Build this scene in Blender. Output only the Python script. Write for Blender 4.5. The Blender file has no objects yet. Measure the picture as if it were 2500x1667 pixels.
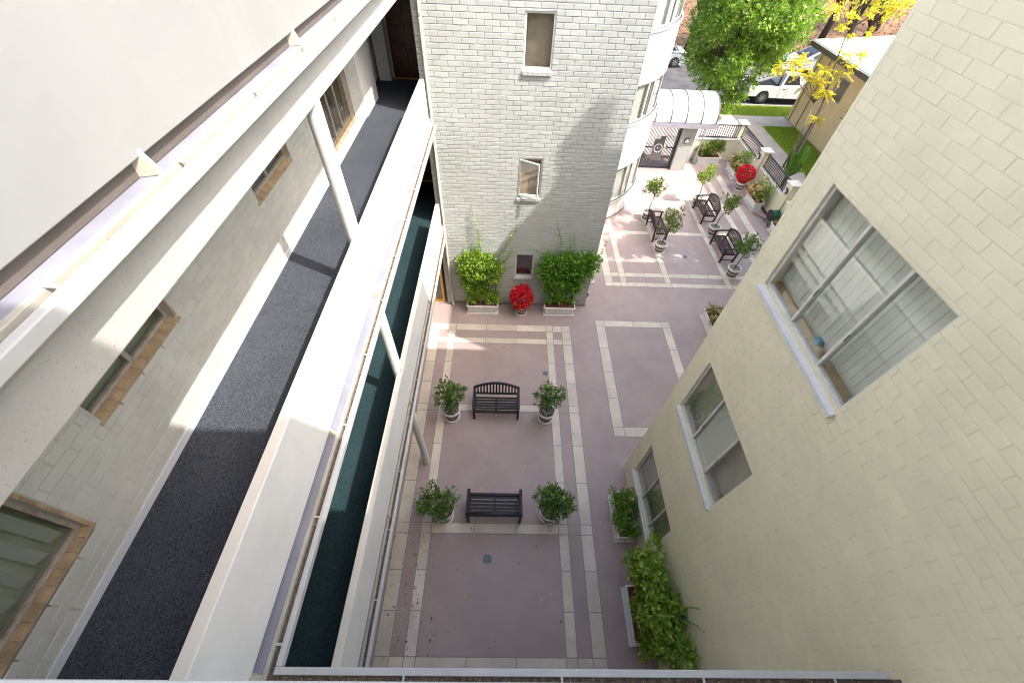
import bpy, math, random
import numpy as np
from mathutils import Vector, Matrix
R = math.radians
random.seed(7); rng = np.random.default_rng(7)
scene = bpy.context.scene
COL = scene.collection

# ------------------------------------------------------------------ camera
PITCH, YAW, ROLL = R(50.676), R(1.947), R(2.935)
fwd = Vector((math.sin(YAW)*math.cos(PITCH), math.cos(YAW)*math.cos(PITCH), -math.sin(PITCH)))
rt0 = Vector((math.cos(YAW), -math.sin(YAW), 0)); up0 = rt0.cross(fwd)
rt = rt0*math.cos(ROLL) + up0*math.sin(ROLL); up = up0*math.cos(ROLL) - rt0*math.sin(ROLL)
CAM = Vector((0, 0, 9.6))
cd = bpy.data.cameras.new('camera'); cam = bpy.data.objects.new('camera', cd); COL.objects.link(cam)
m3 = Matrix((rt, up, -fwd)).transposed()
cam.matrix_world = Matrix.Translation(CAM) @ m3.to_4x4()
cd.sensor_width = 36; cd.sensor_fit = 'HORIZONTAL'; cd.lens = 984.8/2500*36
cd.clip_start = 0.02; cd.clip_end = 600
scene.camera = cam

# ------------------------------------------------------------------ sky, sun, exposure
TO_SUN = Vector((0.5464, -0.2620, 0.7955)).normalized()
w = bpy.data.worlds.new('World'); scene.world = w; w.use_nodes = True
nt = w.node_tree; bg = nt.nodes['Background']
sky = nt.nodes.new('ShaderNodeTexSky'); sky.sky_type = 'NISHITA'; sky.sun_disc = False
sky.sun_elevation = math.asin(TO_SUN.z); sky.sun_rotation = math.atan2(TO_SUN.x, TO_SUN.y)
sky.air_density = 1.2; sky.dust_density = 5.0; sky.ozone_density = 1.8
nt.links.new(sky.outputs[0], bg.inputs[0]); bg.inputs[1].default_value = 0.15
sd = bpy.data.lights.new('sun', 'SUN'); sd.energy = 2.0; sd.angle = R(0.55); sd.color = (1.0, 0.96, 0.91)
sun = bpy.data.objects.new('sun', sd); COL.objects.link(sun)
sun.rotation_euler = (-TO_SUN).to_track_quat('-Z', 'Y').to_euler(); sun.location = (20, -10, 30)
vs = scene.view_settings; vs.view_transform = 'Standard'; vs.look = 'None'; vs.gamma = 1; vs.use_curve_mapping = False
vs.exposure = 1.88
scene.render.engine = 'CYCLES'
cy = scene.cycles; cy.max_bounces = 9; cy.diffuse_bounces = 7; cy.glossy_bounces = 3; cy.transparent_max_bounces = 8; cy.filter_width = 1.15
cy.use_denoising = True; cy.caustics_reflective = False; cy.caustics_refractive = False; cy.sample_clamp_indirect = 6

# ------------------------------------------------------------------ materials
MATS = {}
def newmat(name):
    m = bpy.data.materials.new(name); m.use_nodes = True
    n = m.node_tree.nodes; return m, m.node_tree, n['Principled BSDF']
def mat(name, c, rough=0.7, var=0.08, scale=3.0, bump=0.0, bscale=60.0, metal=0.0, spec=0.4, specks=0.0, c2=None, stain=0.0, stain_c=(.3,.26,.2), streak=0.0, streak_c=(.42,.38,.30), pv=0.0):
    """painted / mineral surface: object-space noise mottling, fine bump, optional specks and stains"""
    if name in MATS: return MATS[name]
    m, t, b = newmat(name); N = t.nodes; L = t.links
    tc = N.new('ShaderNodeTexCoord'); geo = N.new('ShaderNodeNewGeometry')
    co = geo.outputs['Position']
    nz = N.new('ShaderNodeTexNoise'); nz.inputs['Scale'].default_value = scale; nz.inputs['Detail'].default_value = 6; nz.inputs['Roughness'].default_value = .65
    L.new(co, nz.inputs['Vector'])
    cr = N.new('ShaderNodeValToRGB'); e = cr.color_ramp.elements
    d = [max(0, x*(1-var*1.6)) for x in c]; l = [min(1, x*(1+var)) for x in c]
    if c2: l = c2
    e[0].position = .3; e[0].color = (*d, 1); e[1].position = .7; e[1].color = (*l, 1)
    L.new(nz.outputs['Fac'], cr.inputs['Fac']); out = cr.outputs['Color']
    if specks:
        vz = N.new('ShaderNodeTexNoise'); vz.inputs['Scale'].default_value = 90; vz.inputs['Detail'].default_value = 3; L.new(co, vz.inputs['Vector'])
        r2 = N.new('ShaderNodeValToRGB'); r2.color_ramp.elements[0].position = .62; r2.color_ramp.elements[1].position = .72
        L.new(vz.outputs['Fac'], r2.inputs['Fac'])
        mm = N.new('ShaderNodeMath'); mm.operation = 'MULTIPLY'; mm.inputs[1].default_value = specks; L.new(r2.outputs['Color'], mm.inputs[0])
        mx = N.new('ShaderNodeMixRGB'); mx.inputs[2].default_value = (.12, .10, .08, 1); L.new(mm.outputs[0], mx.inputs[0]); L.new(out, mx.inputs[1]); out = mx.outputs[0]
    if stain:
        vz = N.new('ShaderNodeTexNoise'); vz.inputs['Scale'].default_value = 1.1; vz.inputs['Detail'].default_value = 8; vz.inputs['Distortion'].default_value = .8; L.new(co, vz.inputs['Vector'])
        r2 = N.new('ShaderNodeValToRGB'); r2.color_ramp.elements[0].position = .52; r2.color_ramp.elements[1].position = .78
        L.new(vz.outputs['Fac'], r2.inputs['Fac'])
        mm = N.new('ShaderNodeMath'); mm.operation = 'MULTIPLY'; mm.inputs[1].default_value = stain; L.new(r2.outputs['Color'], mm.inputs[0])
        mx = N.new('ShaderNodeMixRGB'); mx.inputs[2].default_value = (*stain_c, 1); L.new(mm.outputs[0], mx.inputs[0]); L.new(out, mx.inputs[1]); out = mx.outputs[0]
    if streak:      # rain streaks: noise drawn out vertically
        mp = N.new('ShaderNodeMapping'); mp.inputs['Scale'].default_value = (7, 7, .55); L.new(co, mp.inputs['Vector'])
        vz = N.new('ShaderNodeTexNoise'); vz.inputs['Scale'].default_value = 1.0; vz.inputs['Detail'].default_value = 7; vz.inputs['Roughness'].default_value = .7; L.new(mp.outputs[0], vz.inputs['Vector'])
        r2 = N.new('ShaderNodeValToRGB'); r2.color_ramp.elements[0].position = .55; r2.color_ramp.elements[1].position = .80
        L.new(vz.outputs['Fac'], r2.inputs['Fac'])
        mm = N.new('ShaderNodeMath'); mm.operation = 'MULTIPLY'; mm.inputs[1].default_value = streak; L.new(r2.outputs['Color'], mm.inputs[0])
        mx = N.new('ShaderNodeMixRGB'); mx.inputs[2].default_value = (*streak_c, 1); L.new(mm.outputs[0], mx.inputs[0]); L.new(out, mx.inputs[1]); out = mx.outputs[0]
    if pv:          # each brick or tile a slightly different tone
        oi = N.new('ShaderNodeObjectInfo'); ad = N.new('ShaderNodeMath'); ad.operation = 'ADD'; L.new(oi.outputs['Random'], ad.inputs[0]); L.new(geo.outputs['Random Per Island'], ad.inputs[1])
        fr = N.new('ShaderNodeMath'); fr.operation = 'FRACT'; L.new(ad.outputs[0], fr.inputs[0])
        mr = N.new('ShaderNodeMapRange'); mr.inputs['To Min'].default_value = 1-pv; mr.inputs['To Max'].default_value = 1+pv*.4; L.new(fr.outputs[0], mr.inputs['Value'])
        hs = N.new('ShaderNodeHueSaturation'); L.new(mr.outputs[0], hs.inputs['Value']); L.new(out, hs.inputs['Color']); out = hs.outputs[0]
    L.new(out, b.inputs['Base Color'])
    b.inputs['Roughness'].default_value = rough; b.inputs['Metallic'].default_value = metal; b.inputs['Specular IOR Level'].default_value = spec
    if bump:
        bz = N.new('ShaderNodeTexNoise'); bz.inputs['Scale'].default_value = bscale; bz.inputs['Detail'].default_value = 5; L.new(co, bz.inputs['Vector'])
        bp = N.new('ShaderNodeBump'); bp.inputs['Strength'].default_value = bump; bp.inputs['Distance'].default_value = .01
        L.new(bz.outputs['Fac'], bp.inputs['Height']); L.new(bp.outputs[0], b.inputs['Normal'])
    MATS[name] = m; return m
def leafmat(name, cols, rough=.45, trans=.3):
    if name in MATS: return MATS[name]
    m, t, b = newmat(name); N = t.nodes; L = t.links
    g = N.new('ShaderNodeNewGeometry'); cr = N.new('ShaderNodeValToRGB')
    el = cr.color_ramp.elements
    while len(el) < len(cols): el.new(.5)
    for i, c in enumerate(cols): el[i].position = i/(len(cols)-1); el[i].color = (*c, 1)
    L.new(g.outputs['Random Per Island'], cr.inputs['Fac']); L.new(cr.outputs[0], b.inputs['Base Color'])
    b.inputs['Roughness'].default_value = rough; b.inputs['Specular IOR Level'].default_value = .5
    tr = N.new('ShaderNodeBsdfTranslucent'); L.new(cr.outputs[0], tr.inputs['Color'])
    mx = N.new('ShaderNodeMixShader'); mx.inputs[0].default_value = trans
    L.new(b.outputs[0], mx.inputs[1]); L.new(tr.outputs[0], mx.inputs[2]); L.new(mx.outputs[0], N['Material Output'].inputs['Surface'])
    MATS[name] = m; return m
def glassmat(name='window_glass', tint=(.95, .97, .95), refl=1.0):
    if name in MATS: return MATS[name]
    m, t, b = newmat(name); N = t.nodes; L = t.links
    tr = N.new('ShaderNodeBsdfTransparent'); tr.inputs[0].default_value = (*tint, 1)
    gl = N.new('ShaderNodeBsdfGlossy'); gl.inputs['Roughness'].default_value = .015
    fr = N.new('ShaderNodeLayerWeight'); fr.inputs[0].default_value = .5
    pw = N.new('ShaderNodeMath'); pw.operation = 'POWER'; pw.inputs[1].default_value = 3.0; L.new(fr.outputs['Facing'], pw.inputs[0])
    ml = N.new('ShaderNodeMath'); ml.operation = 'MULTIPLY_ADD'; ml.inputs[1].default_value = .75*refl; ml.inputs[2].default_value = .07; ml.use_clamp = True
    nz = N.new('ShaderNodeTexNoise'); nz.inputs['Scale'].default_value = 1.6; bp = N.new('ShaderNodeBump'); bp.inputs['Strength'].default_value = .03
    L.new(nz.outputs['Fac'], bp.inputs['Height']); L.new(bp.outputs[0], gl.inputs['Normal'])
    mx = N.new('ShaderNodeMixShader'); L.new(pw.outputs[0], ml.inputs[0]); L.new(ml.outputs[0], mx.inputs[0])
    L.new(tr.outputs[0], mx.inputs[1]); L.new(gl.outputs[0], mx.inputs[2]); L.new(mx.outputs[0], N['Material Output'].inputs['Surface'])
    MATS[name] = m; return m
def carpetmat(nm, c0, c1):
    m, t, b = newmat(nm); N = t.nodes; L = t.links
    g = N.new('ShaderNodeNewGeometry')
    a = N.new('ShaderNodeTexVoronoi'); a.inputs['Scale'].default_value = 240; L.new(g.outputs['Position'], a.inputs['Vector'])
    sp = N.new('ShaderNodeSeparateColor'); L.new(a.outputs['Color'], sp.inputs[0])
    cr = N.new('ShaderNodeValToRGB'); e = cr.color_ramp.elements
    e[0].position = .1; e[0].color = (*c0, 1); e[1].position = 1.0; e[1].color = (*c1, 1)
    L.new(sp.outputs[0], cr.inputs['Fac'])
    c2 = N.new('ShaderNodeTexNoise'); c2.inputs['Scale'].default_value = 1.3; c2.inputs['Detail'].default_value = 5; L.new(g.outputs['Position'], c2.inputs['Vector'])
    cr2 = N.new('ShaderNodeValToRGB'); cr2.color_ramp.elements[0].color = (.7,.7,.7,1); cr2.color_ramp.elements[1].color = (1.2,1.2,1.2,1)
    L.new(c2.outputs['Fac'], cr2.inputs['Fac'])
    mx = N.new('ShaderNodeMixRGB'); mx.blend_type = 'MULTIPLY'; mx.inputs[0].default_value = 1; L.new(cr.outputs[0], mx.inputs[1]); L.new(cr2.outputs[0], mx.inputs[2])
    L.new(mx.outputs[0], b.inputs['Base Color']); b.inputs['Roughness'].default_value = 1; b.inputs['Specular IOR Level'].default_value = .03
    return m
M_FAC   = mat('painted_brick_white', (.45, .46, .437), .62, .06, 2.2, .15, 45, stain=.12, stain_c=(.345, .335, .30), streak=.12, streak_c=(.33,.32,.285), pv=.05)
M_CREAM = mat('painted_brick_cream', (.80, .755, .56), .6, .05, 1.6, .25, 30, stain=.20, stain_c=(.69, .64, .46), streak=.16, streak_c=(.58,.52,.37), pv=.022)
M_GAL   = mat('painted_brick_grey', (.61, .595, .525), .6, .07, 2.0, .3, 40, stain=.16, stain_c=(.48, .44, .36), streak=.15, streak_c=(.45,.41,.33), pv=.05)
M_MORTF = mat('painted_joint_white', (.47, .475, .45), .75, .08, 3, .2, 60)
M_MORTC = mat('painted_joint_cream', (.76, .715, .53), .75, .06, 3, .2, 60)
M_MORTG = mat('painted_joint_grey', (.56, .545, .48), .75, .08, 3, .2, 60)
M_STUC  = mat('white_stucco', (.74, .735, .715), .75, .05, 1.5, .2, 40, stain=.14, stain_c=(.64, .60, .52), streak=.22, streak_c=(.55,.52,.46))
M_STUCW = mat('bright_white_stucco', (.84, .83, .80), .75, .04, 1.5, .2, 40, streak=.12, streak_c=(.66,.63,.56))  # extra white so the unseen walls bounce more light
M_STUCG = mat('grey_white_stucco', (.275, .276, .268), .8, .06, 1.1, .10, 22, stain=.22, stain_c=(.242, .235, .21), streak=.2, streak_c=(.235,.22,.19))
M_CAP   = mat('parapet_cap_paint', (.76, .71, .62), .6, .05, 1.2, .15, 60, stain=.1, stain_c=(.62, .55, .45))
M_SPECK = mat('speckled_stucco', (.47, .455, .42), .8, .06, 2, .35, 110, specks=.35, stain=.2, stain_c=(.45,.40,.32))
M_LEDGE = mat('slab_ledge_paint', (.43, .40, .325), .65, .10, 3, .2, 50, stain=.35, stain_c=(.38, .31, .22))
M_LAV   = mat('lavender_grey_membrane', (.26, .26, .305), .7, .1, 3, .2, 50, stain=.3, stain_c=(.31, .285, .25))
M_GUT   = mat('gutter_white', (.47, .467, .45), .45, .06, 4, .05, 40, stain=.25, stain_c=(.46, .40, .33))
M_GUTIN = mat('gutter_cream', (.42, .40, .335), .5, .1, 5, .1, 40, stain=.3, stain_c=(.33, .28, .2))
M_DIRT  = mat('gutter_silt', (.16, .12, .09), .95, .4, 30, .8, 50)
M_DARKGAP = mat('recess_shade', (.13, .11, .095), .8, .1, 4, .3, 50)  # shade of the gap under the parapets, put into the plinth colour
M_BASE  = mat('skirting_paint', (.70, .71, .72), .5, .05, 3, .1, 40)
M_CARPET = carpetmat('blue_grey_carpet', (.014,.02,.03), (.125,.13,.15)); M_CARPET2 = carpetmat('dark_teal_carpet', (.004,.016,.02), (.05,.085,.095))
M_FLOOR = mat('mauve_floor_coating', (.395, .305, .283), .5, .09, .8, .12, 30, spec=.4, stain=.42, stain_c=(.48, .39, .36), streak=0)
M_SKIRT = mat('mauve_cove', (.32, .25, .235), .5, .1, 2, .1, 30)
M_TILE  = mat('beige_tile', (.70, .61, .50), .5, .12, 1.4, .1, 50, spec=.4, stain=.35, stain_c=(.48, .40, .32), pv=.13)
M_GROUT = mat('blue_grey_grout', (.26, .255, .265), .8, .15, 8)
M_TAN   = mat('tan_brick', (.46, .33, .19), .75, .22, 9, .4, 60, stain=.25, stain_c=(.22, .14, .09))
M_FRAME = mat('window_frame_paint', (.70, .68, .62), .45, .12, 9, .1, 50, stain=.25, stain_c=(.38, .33, .25))
M_FRAMED = mat('weathered_metal_frame', (.46, .41, .34), .5, .2, 14, .1, 60, stain=.4, stain_c=(.25, .19, .14))
M_GLASS = glassmat(); M_GLASSD = glassmat('window_glass_grey', (.88, .91, .88), 1.0)
M_CURT  = mat('white_blind', (.72, .72, .70), .7, .05, 4)
M_CURTG = mat('grey_green_curtain', (.62, .62, .48), .8, .15, 3)
M_CURTL = mat('sage_grey_curtain', (.50, .51, .42), .8, .12, 2.5)
M_CURTB = mat('brown_curtain', (.36, .27, .20), .8, .15, 5)
M_CURTD = mat('dark_room', (.045, .035, .04), .8, .3, 4)
M_FROST = mat('frosted_pane', (.82, .87, .82), .35, .04, 2)
M_WHITE = mat('white_plastic', (.80, .79, .77), .35, .03, 5, .03, 50, stain=.08, stain_c=(.55, .48, .40))
M_BROWN = mat('brown_pot_band', (.13, .095, .075), .5, .12, 12)
M_SOIL  = mat('red_bark_mulch', (.20, .075, .05), .95, .45, 40, 1.0, 40)
M_PEB   = leafmat('grey_pebbles', [(.10, .10, .11), (.22, .21, .21), (.36, .34, .32), (.50, .48, .45), (.26, .19, .15)], .45, 0)
M_BARK  = mat('grey_bark', (.20, .16, .125), .9, .3, 14, .8, 40)
M_BARKD = mat('dark_bark', (.10, .075, .065), .9, .3, 12, .8, 30)
M_WOOD  = mat('dark_bench_wood', (.020, .019, .024), .5, .3, 14, .25, 70, spec=.3)
M_WOODB = mat('red_brown_bench_wood', (.05, .028, .026), .5, .3, 14, .25, 70, spec=.3)
M_DOORW = mat('dark_red_door_wood', (.085, .028, .014), .35, .4, 7, .2, 40)
M_ORANGE = mat('varnished_orange_wood', (.62, .33, .06), .4, .12, 9)
M_IRON  = mat('black_iron', (.030, .028, .034), .5, .3, 9)
M_CONC  = mat('concrete_path', (.50, .43, .39), .85, .12, 1.2, .3, 30, stain=.2)
M_ASPH  = mat('asphalt', (.085, .08, .085), .9, .3, 1.0, .5, 60)
M_KERB  = mat('concrete_kerb', (.40, .37, .34), .85, .15, 3, .3, 30)
M_GRASS = mat('lawn_grass', (.24, .36, .03), .9, .35, 5, 1.0, 35, c2=(.38, .50, .06))
M_EARTH = mat('leaf_strewn_earth', (.16, .085, .045), .95, .45, 1.8, .8, 20, c2=(.30, .17, .09))
M_TANW  = mat('tan_house_wall', (.80, .57, .33), .8, .06, 1.2, .2, 40)
M_ROOFW = mat('white_roof_membrane', (.80, .785, .78), .7, .05, 2, .1, 30)
M_TRIM  = mat('dark_eave_trim', (.13, .11, .09), .6, .2, 5)
M_CANOPY = mat('white_canopy_sheet', (.84, .84, .84), .35, .02, 3)
M_STEEL = mat('lavender_grey_steel', (.36, .35, .40), .45, .1, 5)
M_GRATE = mat('drain_iron', (.20, .23, .24), .5, .3, 20, metal=.6)
M_HOSE  = mat('green_hose', (.02, .16, .09), .4, .2, 10)
M_BLUE  = mat('blue_tape', (.02, .33, .55), .5, .1, 10)
M_SILL  = mat('lavender_white_sill', (.68, .675, .67), .55, .06, 8, .3, 50, stain=.12, stain_c=(.45, .42, .36))

# ------------------------------------------------------------------ building blocks
OFF = {}
class MB:
    def __init__(s): s.v = []; s.f = []
    def quad(s, a, b, c, d): i = len(s.v); s.v += [a, b, c, d]; s.f.append((i, i+1, i+2, i+3)); return s
    def box(s, x0, x1, y0, y1, z0, z1):
        i = len(s.v)
        s.v += [(x0,y0,z0),(x1,y0,z0),(x1,y1,z0),(x0,y1,z0),(x0,y0,z1),(x1,y0,z1),(x1,y1,z1),(x0,y1,z1)]
        s.f += [(i+3,i+2,i+1,i),(i+4,i+5,i+6,i+7),(i,i+1,i+5,i+4),(i+1,i+2,i+6,i+5),(i+2,i+3,i+7,i+6),(i+3,i,i+4,i+7)]; return s
    def hexa(s, p):           # eight corners: bottom four then top four
        i = len(s.v); s.v += [tuple(q) for q in p]
        s.f += [(i+3,i+2,i+1,i),(i+4,i+5,i+6,i+7),(i,i+1,i+5,i+4),(i+1,i+2,i+6,i+5),(i+2,i+3,i+7,i+6),(i+3,i,i+4,i+7)]; return s
    def bar(s, p, q, wd, ht, upv=(0,0,1)):
        p = Vector(p); q = Vector(q); d = (q-p).normalized(); u = Vector(upv)
        a = d.cross(u)
        if a.length < 1e-4: a = d.cross(Vector((0,1,0)))
        a.normalize(); b = a.cross(d); a *= wd/2; b *= ht/2
        return s.hexa([p-a-b, p+a-b, q+a-b, q-a-b, p-a+b, p+a+b, q+a+b, q-a+b])
    def tube(s, pts, rad, n=8, cap=True):
        pts = [Vector(p) for p in pts]
        if not hasattr(rad, '__len__'): rad = [rad]*len(pts)
        base = len(s.v); ref = None
        for k, p in enumerate(pts):
            d = (pts[min(k+1, len(pts)-1)] - pts[max(k-1, 0)]).normalized()
            if ref is None: ref = d.orthogonal().normalized()
            a = (ref - d*ref.dot(d)); a = a.normalized() if a.length > 1e-5 else d.orthogonal().normalized(); ref = a; b = d.cross(a)
            for j in range(n):
                t = 2*math.pi*j/n; s.v.append(tuple(p + (a*math.cos(t)+b*math.sin(t))*rad[k]))
        for k in range(len(pts)-1):
            for j in range(n):
                j2 = (j+1) % n; s.f.append((base+k*n+j, base+k*n+j2, base+(k+1)*n+j2, base+(k+1)*n+j))
        if cap:
            s.f.append(tuple(base+j for j in reversed(range(n)))); s.f.append(tuple(base+(len(pts)-1)*n+j for j in range(n)))
        return s
    def lathe(s, prof, c=(0,0,0), n=28, sx=1, sy=1):
        base = len(s.v)
        for r, z in prof:
            for j in range(n):
                t = 2*math.pi*j/n; s.v.append((c[0]+r*sx*math.cos(t), c[1]+r*sy*math.sin(t), c[2]+z))
        for k in range(len(prof)-1):
            for j in range(n):
                j2 = (j+1) % n; s.f.append((base+k*n+j, base+k*n+j2, base+(k+1)*n+j2, base+(k+1)*n+j))
        return s
    def prism(s, poly, a0, a1, axis='x'):
        n = len(poly); base = len(s.v)
        def P(u, v, a): return (a,u,v) if axis == 'x' else ((u,a,v) if axis == 'y' else (u,v,a))
        s.v += [P(u, v, a0) for u, v in poly] + [P(u, v, a1) for u, v in poly]
        s.f.append(tuple(base+i for i in range(n))); s.f.append(tuple(base+n+i for i in reversed(range(n))))
        for i in range(n): j = (i+1) % n; s.f.append((base+j, base+i, base+n+i, base+n+j))
        return s
    def build(s, name, m, parent=None, label=None, kind=None, smooth=False, bevel=0.0, fix=False):
        o = OFF.get(parent.name, (0,0,0)) if parent else (0,0,0)
        me = bpy.data.meshes.new(name)
        me.from_pydata([(x-o[0], y-o[1], z-o[2]) for x, y, z in s.v], [], s.f); me.update()
        if fix:
            import bmesh
            b = bmesh.new(); b.from_mesh(me); bmesh.ops.recalc_face_normals(b, faces=b.faces); b.to_mesh(me); b.free()
        return link(name, me, m, parent, label, kind, smooth, bevel)
def link(name, me, m, parent=None, label=None, kind=None, smooth=False, bevel=0.0):
    if m and not me.materials: me.materials.append(m)
    ob = bpy.data.objects.new(name, me); COL.objects.link(ob)
    if smooth: me.polygons.foreach_set('use_smooth', [True]*len(me.polygons))
    if parent: ob.parent = parent; OFF[ob.name] = OFF.get(parent.name, (0,0,0))
    if label: ob['label'] = label
    if kind: ob['kind'] = kind
    if bevel:
        bv = ob.modifiers.new('bevel', 'BEVEL'); bv.width = bevel; bv.segments = 2; bv.limit_method = 'ANGLE'
    return ob
def thing(name, label, cat, loc=(0,0,0), rz=0, group=None, local=False):
    o = bpy.data.objects.new(name, None); COL.objects.link(o); o.empty_display_size = .2
    o.location = loc; o.rotation_euler = (0,0,rz); o['label'] = label; o['category'] = cat
    if group: o['group'] = group
    OFF[o.name] = (0,0,0) if local else tuple(loc)
    return o
def tag(o, label, cat, group=None, kind=None):
    o['label'] = label; o['category'] = cat
    if group: o['group'] = group
    if kind: o['kind'] = kind
    return o
def copy_tree(o, parent=None):
    c = o.copy(); COL.objects.link(c); c.parent = parent
    OFF[c.name] = OFF.get(o.name, (0,0,0))
    for ch in list(o.children): copy_tree(ch, c)
    return c
def np_mesh(name, V, F):
    """V (n,3), F (k,4) or (k,3) arrays"""
    me = bpy.data.meshes.new(name); k = F.shape[1]
    me.vertices.add(len(V)); me.vertices.foreach_set('co', np.ascontiguousarray(V, dtype=np.float32).ravel())
    me.loops.add(F.size); me.loops.foreach_set('vertex_index', np.ascontiguousarray(F, dtype=np.int32).ravel())
    me.polygons.add(len(F)); me.polygons.foreach_set('loop_start', np.arange(0, F.size, k, dtype=np.int32)); me.polygons.foreach_set('loop_total', np.full(len(F), k, dtype=np.int32))
    me.update(calc_edges=True); me.validate(); return me
def leaves(P, D, size, width=.45, droop=.25, name='foliage'):
    """leaf blades: base P, direction D (unit), length array size; two triangles folded along the midrib"""
    n = len(P); size = np.broadcast_to(size, (n,))[:, None]
    ref = rng.normal(size=(n, 3)); S = np.cross(D, ref); S /= np.linalg.norm(S, axis=1)[:, None]+1e-9
    N = np.cross(S, D)
    a = P; b = P + D*size*.5 + S*size*width*.5 + N*size*.06; c = P + D*size - N*size*droop*.3; d = P + D*size*.5 - S*size*width*.5 + N*size*.06
    V = np.stack([a, b, c, d], 1).reshape(-1, 3); i = np.arange(n)*4
    F = np.concatenate([np.stack([i, i+1, i+2], 1), np.stack([i, i+2, i+3], 1)])
    return np_mesh(name, V, F)
def rdirs(n, upw=.3):
    D = rng.normal(size=(n, 3)); D[:, 2] += upw; return D/np.linalg.norm(D, axis=1)[:, None]
def clump_points(centers, rad, n, shell=.35):
    """points in fuzzy balls: returns positions and outward directions"""
    c = np.asarray(centers); rad = np.broadcast_to(rad, (len(c),)); wgt = rad**2; k = rng.choice(len(c), n, p=wgt/wgt.sum())
    d = rdirs(n, 0); r = (shell + (1-shell)*rng.random(n))**.6
    P = c[k] + d*(rad[k]*r)[:, None]; return P, d
def in_frame(p):
    v = Vector(p)-CAM; z = v.dot(fwd)
    if z <= .05: return False, z
    return abs(984.8*v.dot(rt)/z) < 1290 and abs(984.8*v.dot(up)/z) < 870, v.length

# ------------------------------------------------------------------ brick walls
def unit_brick(seed):
    r = random.Random(seed); cx, cz = .028, .075
    j = lambda a: r.uniform(-a, a)
    V = [(-.5,0,-.5),(.5,0,-.5),(.5,0,.5),(-.5,0,.5)]
    V += [(-.5,-.6,-.5),(.5,-.6,-.5),(.5,-.6,.5),(-.5,-.6,.5)]
    V += [(-.5+cx+j(.012),-1+j(.2),-.5+cz+j(.03)),(.5-cx+j(.012),-1+j(.2),-.5+cz+j(.03)),(.5-cx+j(.012),-1+j(.2),.5-cz+j(.03)),(-.5+cx+j(.012),-1+j(.2),.5-cz+j(.03))]
    Fc = [(8,9,10,11)]
    for k in range(4):
        l = (k+1) % 4; Fc += [(4+k,4+l,8+l,8+k),(k,l,4+l,4+k)]
    return V, Fc
UB = [unit_brick(s) for s in range(6)]
def rect_sub(rects, o):
    out = []
    for a0, a1, b0, b1 in rects:
        if o[0] >= a1 or o[1] <= a0 or o[2] >= b1 or o[3] <= b0: out.append((a0,a1,b0,b1)); continue
        if o[0] > a0: out.append((a0, o[0], b0, b1))
        if o[1] < a1: out.append((o[1], a1, b0, b1))
        x0, x1 = max(a0, o[0]), min(a1, o[1])
        if o[2] > b0: out.append((x0, x1, b0, o[2]))
        if o[3] < b1: out.append((x0, x1, o[3], b1))
    return out
def brick_wall(parent, m, face, axis, sgn, u0, u1, v0, v1, openings, gu, gv, depth, shift=0, vis=None, pl=.297, ph=.098, jit=.002, limit=300):
    """face: coordinate of the mortar plane; axis 'x' = wall runs along x (normal -y), 'y' = along y (normal sgn*x).
    the nearest bricks in view are objects, the rest one joined part"""
    items = []
    k = 0; z = v0
    while z < v1-.02:
        zt = min(z+ph, v1); u = u0 - (pl/2 if k % 2 else 0) - shift
        while u < u1:
            a, b = max(u, u0), min(u+pl, u1)
            if b-a > .03:
                rs = [(a, b, z, zt)]
                for o in openings: rs = rect_sub(rs, o)
                for r in rs:
                    if r[1]-r[0] > .03 and r[3]-r[2] > .03: items.append(r)
            u += pl
        z += ph; k += 1
    rz = 0 if axis == 'x' else (math.pi/2 if sgn > 0 else -math.pi/2)
    meshes = []
    for i, (V, Fc) in enumerate(UB):
        me = bpy.data.meshes.new('brick'); me.from_pydata(V, [], Fc); me.materials.append(m); meshes.append(me)
    def centre(r):
        u, v = (r[0]+r[1])/2, (r[2]+r[3])/2
        return (u, face, v) if axis == 'x' else (face, u, v)
    scored = []
    for r in items:
        c = centre(r); ok, dist = in_frame(c)
        good = ok and (vis is None or vis(c)); nrm = abs((c[1] if axis == 'x' else c[0]) - (0))
        scored.append(((1e6 if good else 0) + nrm/dist**3*1000, r))
    scored.sort(key=lambda t: -t[0])
    off = OFF.get(parent.name, (0,0,0)); rv = random.Random(3)
    VV = []; FF = []; n = 0
    for idx, (sc, r) in enumerate(scored):
        c = centre(r); L = r[1]-r[0]-gu*rv.uniform(.75, 1.3); Hh = r[3]-r[2]-gv*rv.uniform(.75, 1.3); D = depth + rv.uniform(-jit, jit)
        if idx < limit and sc > 1e5:
            o = bpy.data.objects.new('brick', meshes[idx % 6]); COL.objects.link(o); o.parent = parent
            o.location = (c[0]-off[0], c[1]-off[1], c[2]-off[2]); o.rotation_euler = (0, rv.uniform(-.006,.006), rz); o.scale = (L, D, Hh)
        else:
            A = np.array(UB[idx % 6][0])*[L, D, Hh]
            if axis == 'y': A = np.stack([-A[:,1]*sgn, A[:,0]*sgn, A[:,2]], 1)
            VV.append(A + np.array(c) - np.array(off)); FF.append(np.array(UB[idx % 6][1])+n); n += 12
    if VV:
        me = np_mesh('brickwork', np.concatenate(VV), np.concatenate(FF)); me.shade_flat(); link('brickwork', me, m, parent, kind='stuff')
def wall_rects(mb, u0, u1, v0, v1, openings, d0, d1, axis):
    rs = [(u0, u1, v0, v1)]
    for o in openings: rs = rect_sub(rs, o)
    for a, b, c, d in rs:
        if axis == 'x': mb.box(a, b, d0, d1, c, d)
        else: mb.box(d0, d1, a, b, c, d)
    return mb

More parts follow.
